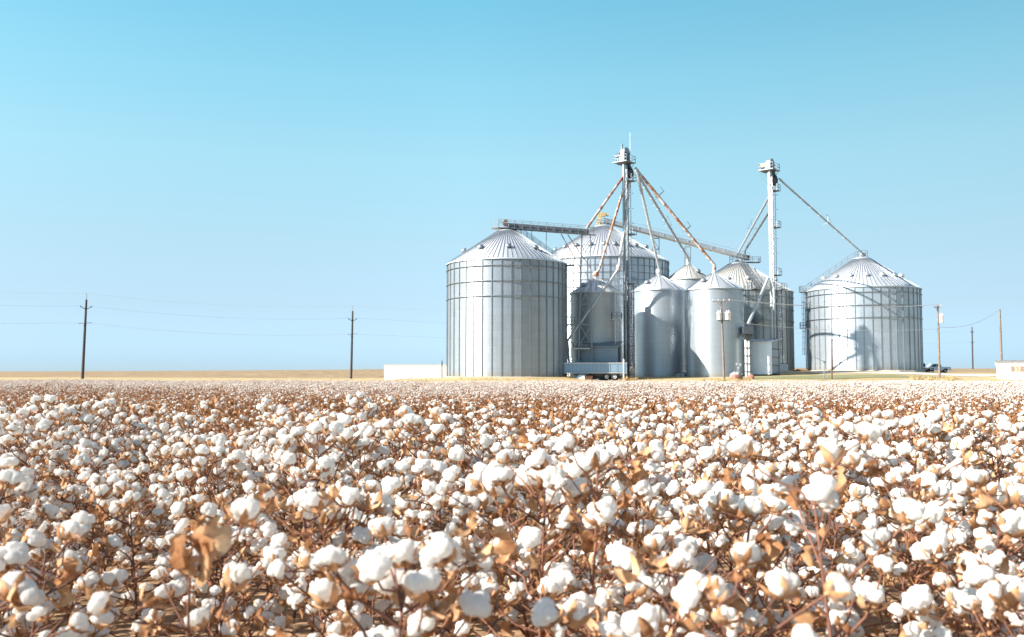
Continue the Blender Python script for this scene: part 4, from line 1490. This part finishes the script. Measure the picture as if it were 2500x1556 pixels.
mtr = empty('meter_stand', (at(1803, 920, 140).x - .1, 139.6, gz(at(1803, 920, 140).x, 139.6)), label='small stand of grey meters against the silo behind the transformers', cat='meter')
m = MB(); m.bar((-.25, 0, -.1), (-.25, 0, 2.3), .07); m.bar((.3, 0, -.1), (.3, 0, 2.3), .07); m.bar((-.3, 0, 1.7), (.35, 0, 1.7), .06); m.build('frame', M['steel'], mtr)
for q in ((-.25, 2.1), (.3, 2.0), (0, 1.5)):
    m = MB(); m.box((q[0], -.08, q[1]), (.24, .16, .36)); m.tube([(q[0], -.2, q[1] + .05), (q[0], -.14, q[1] + .05)], .09, 10); m.build('meter_box', M['light'], mtr)


# ------------------------------------------------------------------ cotton
FIELD = True


def cotton_mats():
    m, t, b, o = new_mat('cotton_lint')
    tc_ = t.nodes.new('ShaderNodeTexCoord')
    n1 = noise_tex(t, tc_.outputs['Object'], 95, 6, 0.75)
    d = t.nodes.new('ShaderNodeBsdfDiffuse')
    tr_ = t.nodes.new('ShaderNodeBsdfTranslucent')
    d.inputs[1].default_value = 1.0
    c = ramp(t, n1, [(0.3, (0.86, 0.83, 0.78)), (0.6, (0.94, 0.92, 0.89))])
    t.links.new(c, d.inputs[0])
    t.links.new(c, tr_.inputs[0])
    bp = t.nodes.new('ShaderNodeBump')
    bp.inputs['Strength'].default_value = 0.8
    bp.inputs['Distance'].default_value = 0.006
    t.links.new(n1, bp.inputs['Height'])
    t.links.new(bp.outputs[0], d.inputs['Normal'])
    mx = t.nodes.new('ShaderNodeMixShader')
    mx.inputs[0].default_value = 0.42
    t.links.new(d.outputs[0], mx.inputs[1])
    t.links.new(tr_.outputs[0], mx.inputs[2])
    t.links.new(mx.outputs[0], o.inputs[0])
    t.nodes.remove(b)
    M['lint'] = m

    def organic(name, stops, scale, trans, rough=0.7):
        m, t, b, o = new_mat(name)
        tc_ = t.nodes.new('ShaderNodeTexCoord')
        oi = t.nodes.new('ShaderNodeObjectInfo')
        n1 = noise_tex(t, tc_.outputs['Object'], scale, 2, 0.5)
        n2 = noise_tex(t, tc_.outputs['Object'], scale * 9, 4, 0.65)
        f = mth(t, 'ADD', mth(t, 'MULTIPLY', n1, 0.9), mth(t, 'MULTIPLY', mth(t, 'SUBTRACT', n2, 0.5), 0.35))
        f = mth(t, 'ADD', f, mth(t, 'MULTIPLY', mth(t, 'SUBTRACT', oi.outputs['Random'], 0.5), 0.16))
        c = ramp(t, f, stops)
        t.links.new(c, b.inputs['Base Color'])
        b.inputs['Roughness'].default_value = rough
        b.inputs['Specular IOR Level'].default_value = 0.25
        if trans > 0:
            tr_ = t.nodes.new('ShaderNodeBsdfTranslucent')
            t.links.new(c, tr_.inputs[0])
            mx = t.nodes.new('ShaderNodeMixShader')
            mx.inputs[0].default_value = trans
            t.links.new(b.outputs[0], mx.inputs[1])
            t.links.new(tr_.outputs[0], mx.inputs[2])
            t.links.new(mx.outputs[0], o.inputs[0])
        M[name] = m
    organic('dry_leaf', [(0.22, (0.17, 0.075, 0.03)), (0.34, (0.38, 0.17, 0.075)), (0.48, (0.57, 0.33, 0.17)), (0.66, (0.72, 0.52, 0.33)), (0.80, (0.25, 0.23, 0.11))], 9, 0.42)
    organic('shaded_brown_leaf', [(0.25, (0.18, 0.08, 0.035)), (0.45, (0.38, 0.19, 0.085)), (0.62, (0.50, 0.28, 0.14)), (0.8, (0.58, 0.38, 0.21))], 9, 0.25)  # same dry leaf, colour darkened to stand in for leaves shading one another
    organic('boll_burr', [(0.25, (0.28, 0.12, 0.05)), (0.5, (0.56, 0.32, 0.17)), (0.75, (0.68, 0.45, 0.27))], 14, 0.2)
    organic('cotton_stalk', [(0.3, (0.12, 0.052, 0.035)), (0.6, (0.23, 0.105, 0.066)), (0.8, (0.33, 0.18, 0.11))], 6, 0.0)


cotton_mats()


def lint_geometry(seed, sub):
    rr = random.Random(seed)
    bm = bmesh.new()
    bmesh.ops.create_icosphere(bm, subdivisions=sub, radius=1.0)
    nl = rr.choice((4, 4, 5, 5, 3))
    a0 = rr.uniform(0, 2 * PI)
    lobes = []
    for k in range(nl):
        az = a0 + 2 * PI * k / nl + rr.uniform(-.3, .3)
        pol = R(rr.uniform(48, 82))
        d = Vector((math.sin(pol) * math.cos(az), math.sin(pol) * math.sin(az), math.cos(pol) - 0.1))
        lobes.append((d * rr.uniform(.50, .66), rr.uniform(.46, .58)))
    lobes.append((Vector((rr.uniform(-.18, .18), rr.uniform(-.18, .18), .36)), .40))
    if rr.random() < .5:     # a lock hanging out
        az = rr.uniform(0, 2 * PI)
        lobes.append((Vector((.62 * math.cos(az), .62 * math.sin(az), -.42)), .42))
    sd = Vector((rr.uniform(0, 50), rr.uniform(0, 50), rr.uniform(0, 50)))
    Rb = 0.0330 * rr.uniform(.9, 1.12)
    for v in bm.verts:
        d = v.co.normalized()
        best = 0.36
        acc = best ** 12
        for c, a in lobes:
            dp = c.dot(d)
            disc = dp * dp - c.length_squared + a * a
            if disc > 0:
                e = dp + math.sqrt(disc)
                if e > 0:
                    acc += e ** 12
        r_ = acc ** (1 / 12)
        nz = noise.noise(d * 3.1 + sd) * .09 + noise.noise(d * 7.0 + sd) * .07 + (noise.noise(d * 15.0 + sd) * .06 if sub > 2 else 0) + (noise.noise(d * 31.0 + sd) * .035 if sub > 3 else 0)
        r_ = r_ * (1 + nz)
        p = d * r_ * Rb
        v.co = Vector((p.x, p.y, p.z + Rb * .72))
    vs = [v.co.copy() for v in bm.verts]
    fs = [tuple(l.vert.index for l in f.loops) for f in bm.faces]
    bm.free()
    return vs, fs, Rb


def burr_geometry(seed, Rb, detail=True):
    rr = random.Random(seed * 31 + 5)
    vs, fs = [], []
    n = rr.choice((4, 5, 5))
    a0 = rr.uniform(0, 6)
    for k in range(n):
        az = a0 + 2 * PI * k / n
        c, s = math.cos(az), math.sin(az)
        op = rr.uniform(.85, 1.35)
        prof = [(0.05, -0.10, .12), (.50, -.02, .30), (.84 * op, .30, .29), (.98 * op, .64, .17), (1.20 * op, .90, .01)]
        if not detail:
            prof = [prof[0], prof[2], prof[4]]
        o = len(vs)
        for (r_, z, w_) in prof:
            for q in (-1, 0, 1):
                rx = r_ - (0.13 if q == 0 else 0) * -1
                x, y = rx * Rb, q * w_ * Rb
                vs.append(Vector((c * x - s * y, s * x + c * y, z * Rb + rr.uniform(-.05, .05) * Rb)))
        for i in range(len(prof) - 1):
            for q in (0, 1):
                b_ = o + i * 3 + q
                fs.append((b_, b_ + 1, b_ + 4, b_ + 3))
    # stub of the stalk
    o = len(vs)
    for z, r_ in ((-.35, .10), (.05, .22)):
        for k in range(5):
            vs.append(Vector((r_ * Rb * math.cos(2 * PI * k / 5), r_ * Rb * math.sin(2 * PI * k / 5), z * Rb)))
    for k in range(5):
        fs.append((o + k, o + (k + 1) % 5, o + 5 + (k + 1) % 5, o + 5 + k))
    return vs, fs


NV = 9
LINT = {4: [lint_geometry(100 + i, 4) for i in range(NV)], 3: [lint_geometry(100 + i, 3) for i in range(NV)], 2: [lint_geometry(100 + i, 2) for i in range(NV)], 1: [lint_geometry(100 + i, 1) for i in range(NV)]}
BURR = {True: [burr_geometry(100 + i, LINT[3][i][2], True) for i in range(NV)], False: [burr_geometry(100 + i, LINT[3][i][2], False) for i in range(NV)]}
LINT_ME, BURR_ME, BOTH_ME = [], [], []
for i in range(NV):
    m_ = MB(); m_.add(LINT[4][i][0], LINT[4][i][1], 0, True); LINT_ME.append(m_.mesh('lint_mesh', M['lint']))
    m_ = MB(); m_.add(BURR[True][i][0], BURR[True][i][1], 0, True); BURR_ME.append(m_.mesh('burr_mesh', M['boll_burr']))
    m_ = MB(); m_.add(LINT[3][i][0], LINT[3][i][1], 0, True); m_.add(BURR[True][i][0], BURR[True][i][1], 1, True); BOTH_ME.append(m_.mesh('boll_mesh', [M['lint'], M['boll_burr']]))


def leaf_into(mb, p, d, L, rr, m=0, simple=False):
    """one dry, curled, lobed leaf hanging from p along d"""
    d = d.normalized()
    side = d.cross(Vector((rr.uniform(-.4, .4), rr.uniform(-.4, .4), 1))).normalized()
    nrm = side.cross(d)
    prof = [(0, .04), (.14, .30), (.26, .44), (.36, .26), (.48, .40), (.62, .36), (.78, .20), (.90, .13), (1.0, .01)] if not simple else [(0, .1), (.45, .42), (1.0, .04)]
    cols = (-1, -.5, 0, .5, 1) if not simple else (-1, 0, 1)
    curl = rr.uniform(-3.6, 3.6)
    fold = rr.uniform(.3, 1.7)
    tw = rr.uniform(-2.2, 2.2)
    vs, fs = [], []
    c = p.copy()
    for i, (t, w_) in enumerate(prof):
        a = curl * t
        dr_ = d * math.cos(a) + nrm * math.sin(a)
        if i:
            c = c + dr_ * (t - prof[i - 1][0]) * L
        up_ = nrm * math.cos(a) - d * math.sin(a)
        sw = side * math.cos(tw * t) + up_ * math.sin(tw * t)
        for q in cols:
            off = sw * q * w_ * L * rr.uniform(.55, 1.0) + up_ * (abs(q) ** 1.5 * fold * w_ * L + rr.uniform(-.06, .06) * L)
            vs.append(c + off)
    nc_ = len(cols)
    for i in range(len(prof) - 1):
        for q in range(nc_ - 1):
            b_ = i * nc_ + q
            fs.append((b_, b_ + 1, b_ + nc_ + 1, b_ + nc_))
    mb.add(vs, fs, m, True)


def plant_layout(seed, H, n_boll, n_leaf, spread=1.0, bare_top=False):
    """skeleton of one plant: stalk polylines with radii, boll matrices, leaf anchors"""
    rr = random.Random(seed)
    lines, bolls, leaves = [], [], []
    ph = rr.uniform(0, 6)
    lean = Vector((rr.uniform(-.07, .07), rr.uniform(-.07, .07), 0))
    n = 9
    stem = []
    for i in range(n):
        t = i / (n - 1)
        stem.append(Vector((math.sin(t * 5 + ph) * .012, math.cos(t * 4 + ph) * .012, H * t)) + lean * t * t * H * 1.6)
    lines.append((stem, [(.0070 * (1 - .62 * i / (n - 1))) for i in range(n)]))

    def S(t):
        f = t * (n - 1); i = min(int(f), n - 2)
        return stem[i].lerp(stem[i + 1], f - i)

    def boll(p, ax, s=1.0):
        q = ax.normalized().to_track_quat('Z', 'Y')
        bolls.append((rr.randrange(NV), Matrix.Translation(p) @ (q @ Euler((0, 0, rr.uniform(0, 6))).to_quaternion()).to_matrix().to_4x4() @ Matrix.Scale(s * rr.choice((rr.uniform(.62, .85), rr.uniform(.85, 1.1), rr.uniform(.95, 1.2))), 4)))
    nb = max(6, int(n_boll * .62))
    for k in range(nb):
        t = .22 + .76 * (k + rr.uniform(.2, .8)) / nb
        p = S(t)
        az = k * 2.4 + ph + rr.uniform(-.4, .4)
        L = (.10 + .26 * (1 - t) ** .8 + rr.uniform(0, .08)) * spread
        el = R(rr.uniform(12, 52))
        d = Vector((math.cos(az) * math.cos(el), math.sin(az) * math.cos(el), math.sin(el)))
        pts = [p]
        seg = 4
        for i in range(1, seg + 1):
            zig = Vector((rr.uniform(-1, 1), rr.uniform(-1, 1), rr.uniform(-1, 1))) * .012
            pts.append(p + d * L * i / seg + Vector((0, 0, .05 * L * (i / seg) ** 2 * 2)) + zig)
        lines.append((pts, [.0040, .0034, .0029, .0025, .0021]))
        if len(bolls) < n_boll:
            ax = (pts[-1] - pts[-2]).normalized() * .6 + Vector((rr.uniform(-.5, .5), rr.uniform(-.5, .5), rr.uniform(-.1, 1.0)))
            boll(pts[-1], ax)
        if len(bolls) < n_boll and rr.random() < .62:
            i = rr.choice((2, 3, 3))
            off = Vector((rr.uniform(-1, 1), rr.uniform(-1, 1), rr.uniform(.0, 1.0))).normalized() * rr.uniform(.025, .05)
            q = pts[i] + off
            lines.append(([pts[i], q], [.0026, .002]))
            boll(q, off + Vector((0, 0, .02)))
        leaves.append((pts[rr.choice((1, 2, 3))], d))
    for k in range(5):      # thin bare twigs
        p = S(rr.uniform(.55, .95)); az = rr.uniform(0, 6.28); L = rr.uniform(.08, .2)
        q = p + Vector((math.cos(az) * L * .6, math.sin(az) * L * .6, L * rr.uniform(.3, .9)))
        lines.append(([p, p.lerp(q, .5) + Vector((0, 0, -.008)), q], [.0026, .0022, .0016]))
    if not bare_top:
        boll(stem[-1], Vector((rr.uniform(-.4, .4), rr.uniform(-.4, .4), 1)))
    while len(leaves) < n_leaf:
        t = rr.uniform(.3, 1.0)
        az = rr.uniform(0, 6.28)
        r_ = rr.uniform(.02, .2) * spread
        leaves.append((S(t) + Vector((math.cos(az) * r_, math.sin(az) * r_, rr.uniform(0, .06))), Vector((math.cos(az), math.sin(az), 0))))
    leaves = leaves[:n_leaf]
    return dict(lines=lines, bolls=bolls, leaves=leaves, rr=rr)


def foliage_into(mb, lay, m=0, simple=False, size=1.0):
    rr = lay['rr']
    for p, d in lay['leaves']:
        dd_ = Vector((d.x + rr.uniform(-.6, .6), d.y + rr.uniform(-.6, .6), rr.uniform(-1.3, .5)))
        leaf_into(mb, p, dd_, rr.uniform(.028, .068) * size, rr, m, simple)


def stalk_into(mb, lay, n, m=0, every=1):
    for i, (pts, rs) in enumerate(lay['lines']):
        if every > 1 and i > 0:
            pts, rs = [pts[0], pts[-1]], [rs[0], rs[-1]]
        mb.tube(pts, rs, n, m, caps=False)


def merged_plant(name, lay, lod, lsize=1.0, leaf='dry_leaf'):
    """the whole plant as one mesh, for the far copies"""
    mb = MB()
    stalk_into(mb, lay, 4 if lod == 2 else 3, 2, 1 if lod == 2 else 2)
    foliage_into(mb, lay, 3, lod == 1, lsize if lod == 2 else 1.2)
    for v, mt in lay['bolls']:
        mb.add([mt @ p for p in LINT[lod][v][0]], LINT[lod][v][1], 0, True)
        b_ = BURR[False][v]
        mb.add([mt @ p for p in b_[0]], b_[1], 1, True)
    me = mb.mesh(name, [M['lint'], M['boll_burr'], M['cotton_stalk'], M[leaf]])
    return bpy.data.objects.new(name, me)


GC = 'cotton plants with open bolls standing closest to the camera'
PLANT_LABEL = 'dry brown cotton plant with open white bolls standing in the front of the field'


def make_plant(seed, H, n_boll, n_leaf, detailed, spread=1.0, bare_top=False, leaf='dry_leaf', crest=0):
    lay = plant_layout(seed, H, n_boll, n_leaf, spread, bare_top)
    tip = lay['lines'][0][0][-1]
    for k in range(crest):      # a spray of dried bracts at the tip
        az = k * 2.4
        lay['leaves'].append((tip + Vector((math.cos(az) * .012, math.sin(az) * .012, -.03 + .006 * k)), Vector((math.cos(az), math.sin(az), .3))))
    root = empty('cotton_plant', (0, 0, 0), label=PLANT_LABEL, cat='cotton plant', group=GC)
    mb = MB(); stalk_into(mb, lay, 6 if detailed else 5); mb.build('stalk', M['cotton_stalk'], root)
    mb = MB(); foliage_into(mb, lay, 0, False, 1.1 if leaf == 'shaded_brown_leaf' else 1.0); mb.build('foliage', M[leaf], root)
    for v, mt in lay['bolls']:
        if detailed and lay['rr'].random() < .09:      # an emptied, dried burr
            b_ = bpy.data.objects.new('burr', BURR_ME[v])
            col.objects.link(b_)
            b_.parent = root
            b_.matrix_local = mt
            continue
        o = bpy.data.objects.new('boll', LINT_ME[v] if detailed else BOTH_ME[v])
        col.objects.link(o)
        o.parent = root
        o.matrix_local = mt
        if detailed:
            b_ = bpy.data.objects.new('burr', BURR_ME[v])
            col.objects.link(b_)
            b_.parent = o
    return root


def children_map():
    cm = {}
    for o in col.objects:
        if o.parent is not None:
            cm.setdefault(o.parent, []).append(o)
    return cm


def copy_tree(o, cm, parent=None):
    c = o.copy()
    col.objects.link(c)
    if parent is not None:
        c.parent = parent
    for ch in cm.get(o, []):
        copy_tree(ch, cm, c)
    return c


if FIELD:
    rr = random.Random(11)
    # where the plants stand
    pts = []
    sp_ = 0.45
    y = 0.9
    while y < 150:
        half = 0.66 * y + 3.2
        sx = sp_ if y < 40 else 0.56
        x = -half
        while x < half:
            px_, py_ = x + rr.uniform(-.42, .42) * sx, y + rr.uniform(-.42, .42) * sx
            if py_ < edge_y(px_) - 0.6 + rr.uniform(-.5, .5) and (px_ * px_ + py_ * py_) > 1.42 ** 2:
                cl = noise.noise(Vector((px_ * .55, py_ * .55, 3.1))) + .5 * noise.noise(Vector((px_ * 1.7, py_ * 1.7, 9.4)))
                if rr.random() > .30 * max(0.0, -cl) * 3 or py_ > 70:
                    pts.append((px_, py_))
            x += sx
        y += sx
    pts.sort(key=lambda p: p[0] ** 2 + p[1] ** 2)
    near, rest = [], []
    for p in pts:
        if len(near) < 297 and abs(p[0]) < .585 * p[1] + .22:
            near.append(p)
        else:
            rest.append(p)
    N_DET = 110
    det = [make_plant(500 + i, rr.uniform(.80, .98), rr.randrange(30, 38), rr.randrange(22, 30), True, bare_top=(i % 4 == 1)) for i in range(8)]
    mid = [make_plant(700 + i, rr.uniform(.80, .98), rr.randrange(34, 42), rr.randrange(17, 23), False, bare_top=(i % 4 == 1)) for i in range(7)]
    brown = [make_plant(760 + i, rr.uniform(.78, .92), 7, 42, False, leaf='shaded_brown_leaf') for i in range(4)]
    cm = children_map()
    used = set()
    for i, (x, y) in enumerate(near):
        pool = det if i < N_DET else mid
        if i >= N_DET and rr.random() < .92 * float(smooth(7.0, 9.5, y + .06 * x)):
            pool = brown
        src = pool[i % len(pool)]
        if src in used:
            o = copy_tree(src, cm)
        else:
            used.add(src)
            o = src
        o.location = (x, y, gz(x, y) - .02)
        o.rotation_euler = (rr.uniform(-.08, .08), rr.uniform(-.08, .08), rr.uniform(0, 6.28))
        s = (.98 + .13 * noise.noise(Vector((x * .8, y * .8, 1.7)))) * rr.uniform(.86, 1.12) * (.92 if y < 2.0 else 1.0)
        o.scale = (s * 1.05, s * 1.05, s)
    # three plants one can point at
    heroes = [(.80, 2.25, 801, 1.12, 27, 'tallest cotton plant, big bolls raised above the canopy below the silo standing apart', True),
              (.23, 2.75, 802, 1.07, 30, 'second tallest cotton plant, in line with the parked grain trailer behind', False),
              (-.66, 1.95, 803, .98, 9, 'cotton plant topped by a spray of dried tan bracts, low in front of the field', True)]
    for x, y, sd, H, nb, lb, bare in heroes:
        o = make_plant(sd, H, nb, 22, True, 1.0, bare, crest=12 if sd == 803 else 0)
        o['label'] = lb
        o.location = (x, y, gz(x, y) - .02)

    # everything behind: one mass of plants
    lib = bpy.data.collections.new('cotton_field_sources')
    protos = []
    for i in range(6):
        protos.append(merged_plant(f'cotton_source_a{i}', plant_layout(900 + i, rr.uniform(.80, .98), rr.randrange(32, 40), 16), 2))
    for i in range(3):
        protos.append(merged_plant(f'cotton_source_b{i}', plant_layout(930 + i, rr.uniform(.84, .98), 6, 50), 2, 1.15, 'shaded_brown_leaf'))
    for i in range(5):
        protos.append(merged_plant(f'cotton_source_c{i}', plant_layout(950 + i, rr.uniform(.80, .96), rr.randrange(36, 44), 6), 1))
    for o in protos:
        lib.objects.link(o)
    idx, rots, scl, vs = [], [], [], []
    for (x, y) in rest:
        # a leafier band along the slope down to the dip
        yy = y + .35 * x
        leafy = .93 * float(smooth(7, 9.5, y + .06 * x)) * (1 - float(smooth(32, 48, yy)))
        if rr.random() < max(leafy, .08 if y > 30 else 0):
            k = 6 + rr.randrange(3)
        elif y > 34:
            k = 9 + rr.randrange(5)
        else:
            k = rr.randrange(6)
        idx.append(k)
        rots.append((rr.uniform(-.08, .08), rr.uniform(-.08, .08), rr.uniform(0, 6.28)))
        s = (.98 + .13 * noise.noise(Vector((x * .8, y * .8, 1.7)))) * rr.uniform(.84, 1.10) * (1.12 if y > 42 else 1.0)
        scl.append(s)
        vs.append((x, y, 0))
    va = np.array(vs)
    va[:, 2] = ground(va[:, 0], va[:, 1]) - .02
    me = bpy.data.meshes.new('cotton_field')
    me.from_pydata([tuple(p) for p in va], [], [])
    a = me.attributes.new('proto', 'INT', 'POINT'); a.data.foreach_set('value', idx)
    a = me.attributes.new('rot', 'FLOAT_VECTOR', 'POINT'); a.data.foreach_set('vector', np.array(rots, dtype=np.float32).ravel())
    a = me.attributes.new('scl', 'FLOAT', 'POINT'); a.data.foreach_set('value', scl)
    fo = bpy.data.objects.new('cotton_field', me)
    col.objects.link(fo)
    tag(fo, 'ripe cotton field stretching from the front plants to the dry grass', 'cotton field', kind='stuff')

    def scatter(ob, libc):
        ng = bpy.data.node_groups.new('scatter', 'GeometryNodeTree')
        ng.interface.new_socket('Geometry', in_out='INPUT', socket_type='NodeSocketGeometry')
        ng.interface.new_socket('Geometry', in_out='OUTPUT', socket_type='NodeSocketGeometry')
        N = ng.nodes
        gi, go = N.new('NodeGroupInput'), N.new('NodeGroupOutput')
        ci = N.new('GeometryNodeCollectionInfo')
        ci.inputs['Collection'].default_value = libc
        ci.inputs['Separate Children'].default_value = True
        ci.inputs['Reset Children'].default_value = True
        ip = N.new('GeometryNodeInstanceOnPoints')
        ip.inputs['Pick Instance'].default_value = True

        def attr(nm, ty):
            n_ = N.new('GeometryNodeInputNamedAttribute')
            n_.data_type = ty
            n_.inputs[0].default_value = nm
            return n_.outputs[0]
        L = ng.links
        L.new(gi.outputs[0], ip.inputs['Points'])
        L.new(ci.outputs[0], ip.inputs['Instance'])
        L.new(attr('proto', 'INT'), ip.inputs['Instance Index'])
        L.new(attr('rot', 'FLOAT_VECTOR'), ip.inputs['Rotation'])
        L.new(attr('scl', 'FLOAT'), ip.inputs['Scale'])
        L.new(ip.outputs[0], go.inputs[0])
        md = ob.modifiers.new('scatter', 'NODES')
        md.node_group = ng
    scatter(fo, lib)

    # tufts of dry grass between the field and the silos
    M['straw'] = plain('dry_grass_straw', (.50, .36, .18), .9, 0, .3, 3)
    glib = bpy.data.collections.new('grass_sources')
    for i in range(4):
        mb = MB()
        for k in range(26):
            az, r_ = rr.uniform(0, 6.28), rr.uniform(0, .22)
            p = Vector((math.cos(az) * r_, math.sin(az) * r_, 0))
            h_ = rr.uniform(.14, .42)
            tip = p + Vector((math.cos(az) * h_ * rr.uniform(.1, .7), math.sin(az) * h_ * rr.uniform(.1, .7), h_))
            sd_v = Vector((-math.sin(az), math.cos(az), 0)) * .014
            mb.add([p - sd_v, p + sd_v, (p + tip) / 2 + Vector((0, 0, .06)) + sd_v * .8, (p + tip) / 2 + Vector((0, 0, .06)) - sd_v * .8, tip], [(0, 1, 2, 3), (3, 2, 4)], 0)
        o = bpy.data.objects.new(f'grass_source_{i}', mb.mesh('grass_tuft', M['straw']))
        glib.objects.link(o)
    vs, idx, rots, scl = [], [], [], []

    def tuft(x, y, s):
        vs.append((x, y, gz(x, y) - .02)); idx.append(rr.randrange(4)); rots.append((0, 0, rr.uniform(0, 6.28))); scl.append(s)
    for _ in range(5200):
        x = rr.uniform(-95, 100)
        y = edge_y(x) + abs(rr.gauss(0, 1)) * 9.0 - .3
        if y > 172 or (x > 34 and 119 < y < 136):
            continue
        tuft(x, y, rr.uniform(.5, 1.25) * (1.25 if y - edge_y(x) < 3 else .8))
    for cx_, cy_, n_, sg in ((63, 132.6, 60, 2.6), (29.3, 124.2, 45, 1.8), (57, 116, 90, 4), (8.6, 136, 20, 1.0), (16.6, 132.4, 16, .6)):
        for _ in range(n_):
            tuft(cx_ + rr.gauss(0, sg), cy_ + rr.gauss(0, .7), rr.uniform(.9, 2.0))
    me = bpy.data.meshes.new('dry_grass')
    me.from_pydata(vs, [], [])
    a = me.attributes.new('proto', 'INT', 'POINT'); a.data.foreach_set('value', idx)
    a = me.attributes.new('rot', 'FLOAT_VECTOR', 'POINT'); a.data.foreach_set('vector', np.array(rots, dtype=np.float32).ravel())
    a = me.attributes.new('scl', 'FLOAT', 'POINT'); a.data.foreach_set('value', scl)
    go_ = bpy.data.objects.new('dry_grass', me)
    col.objects.link(go_)
    tag(go_, 'tufts of dry straw coloured grass between the cotton and the silos', 'grass', kind='stuff')
    scatter(go_, glib)
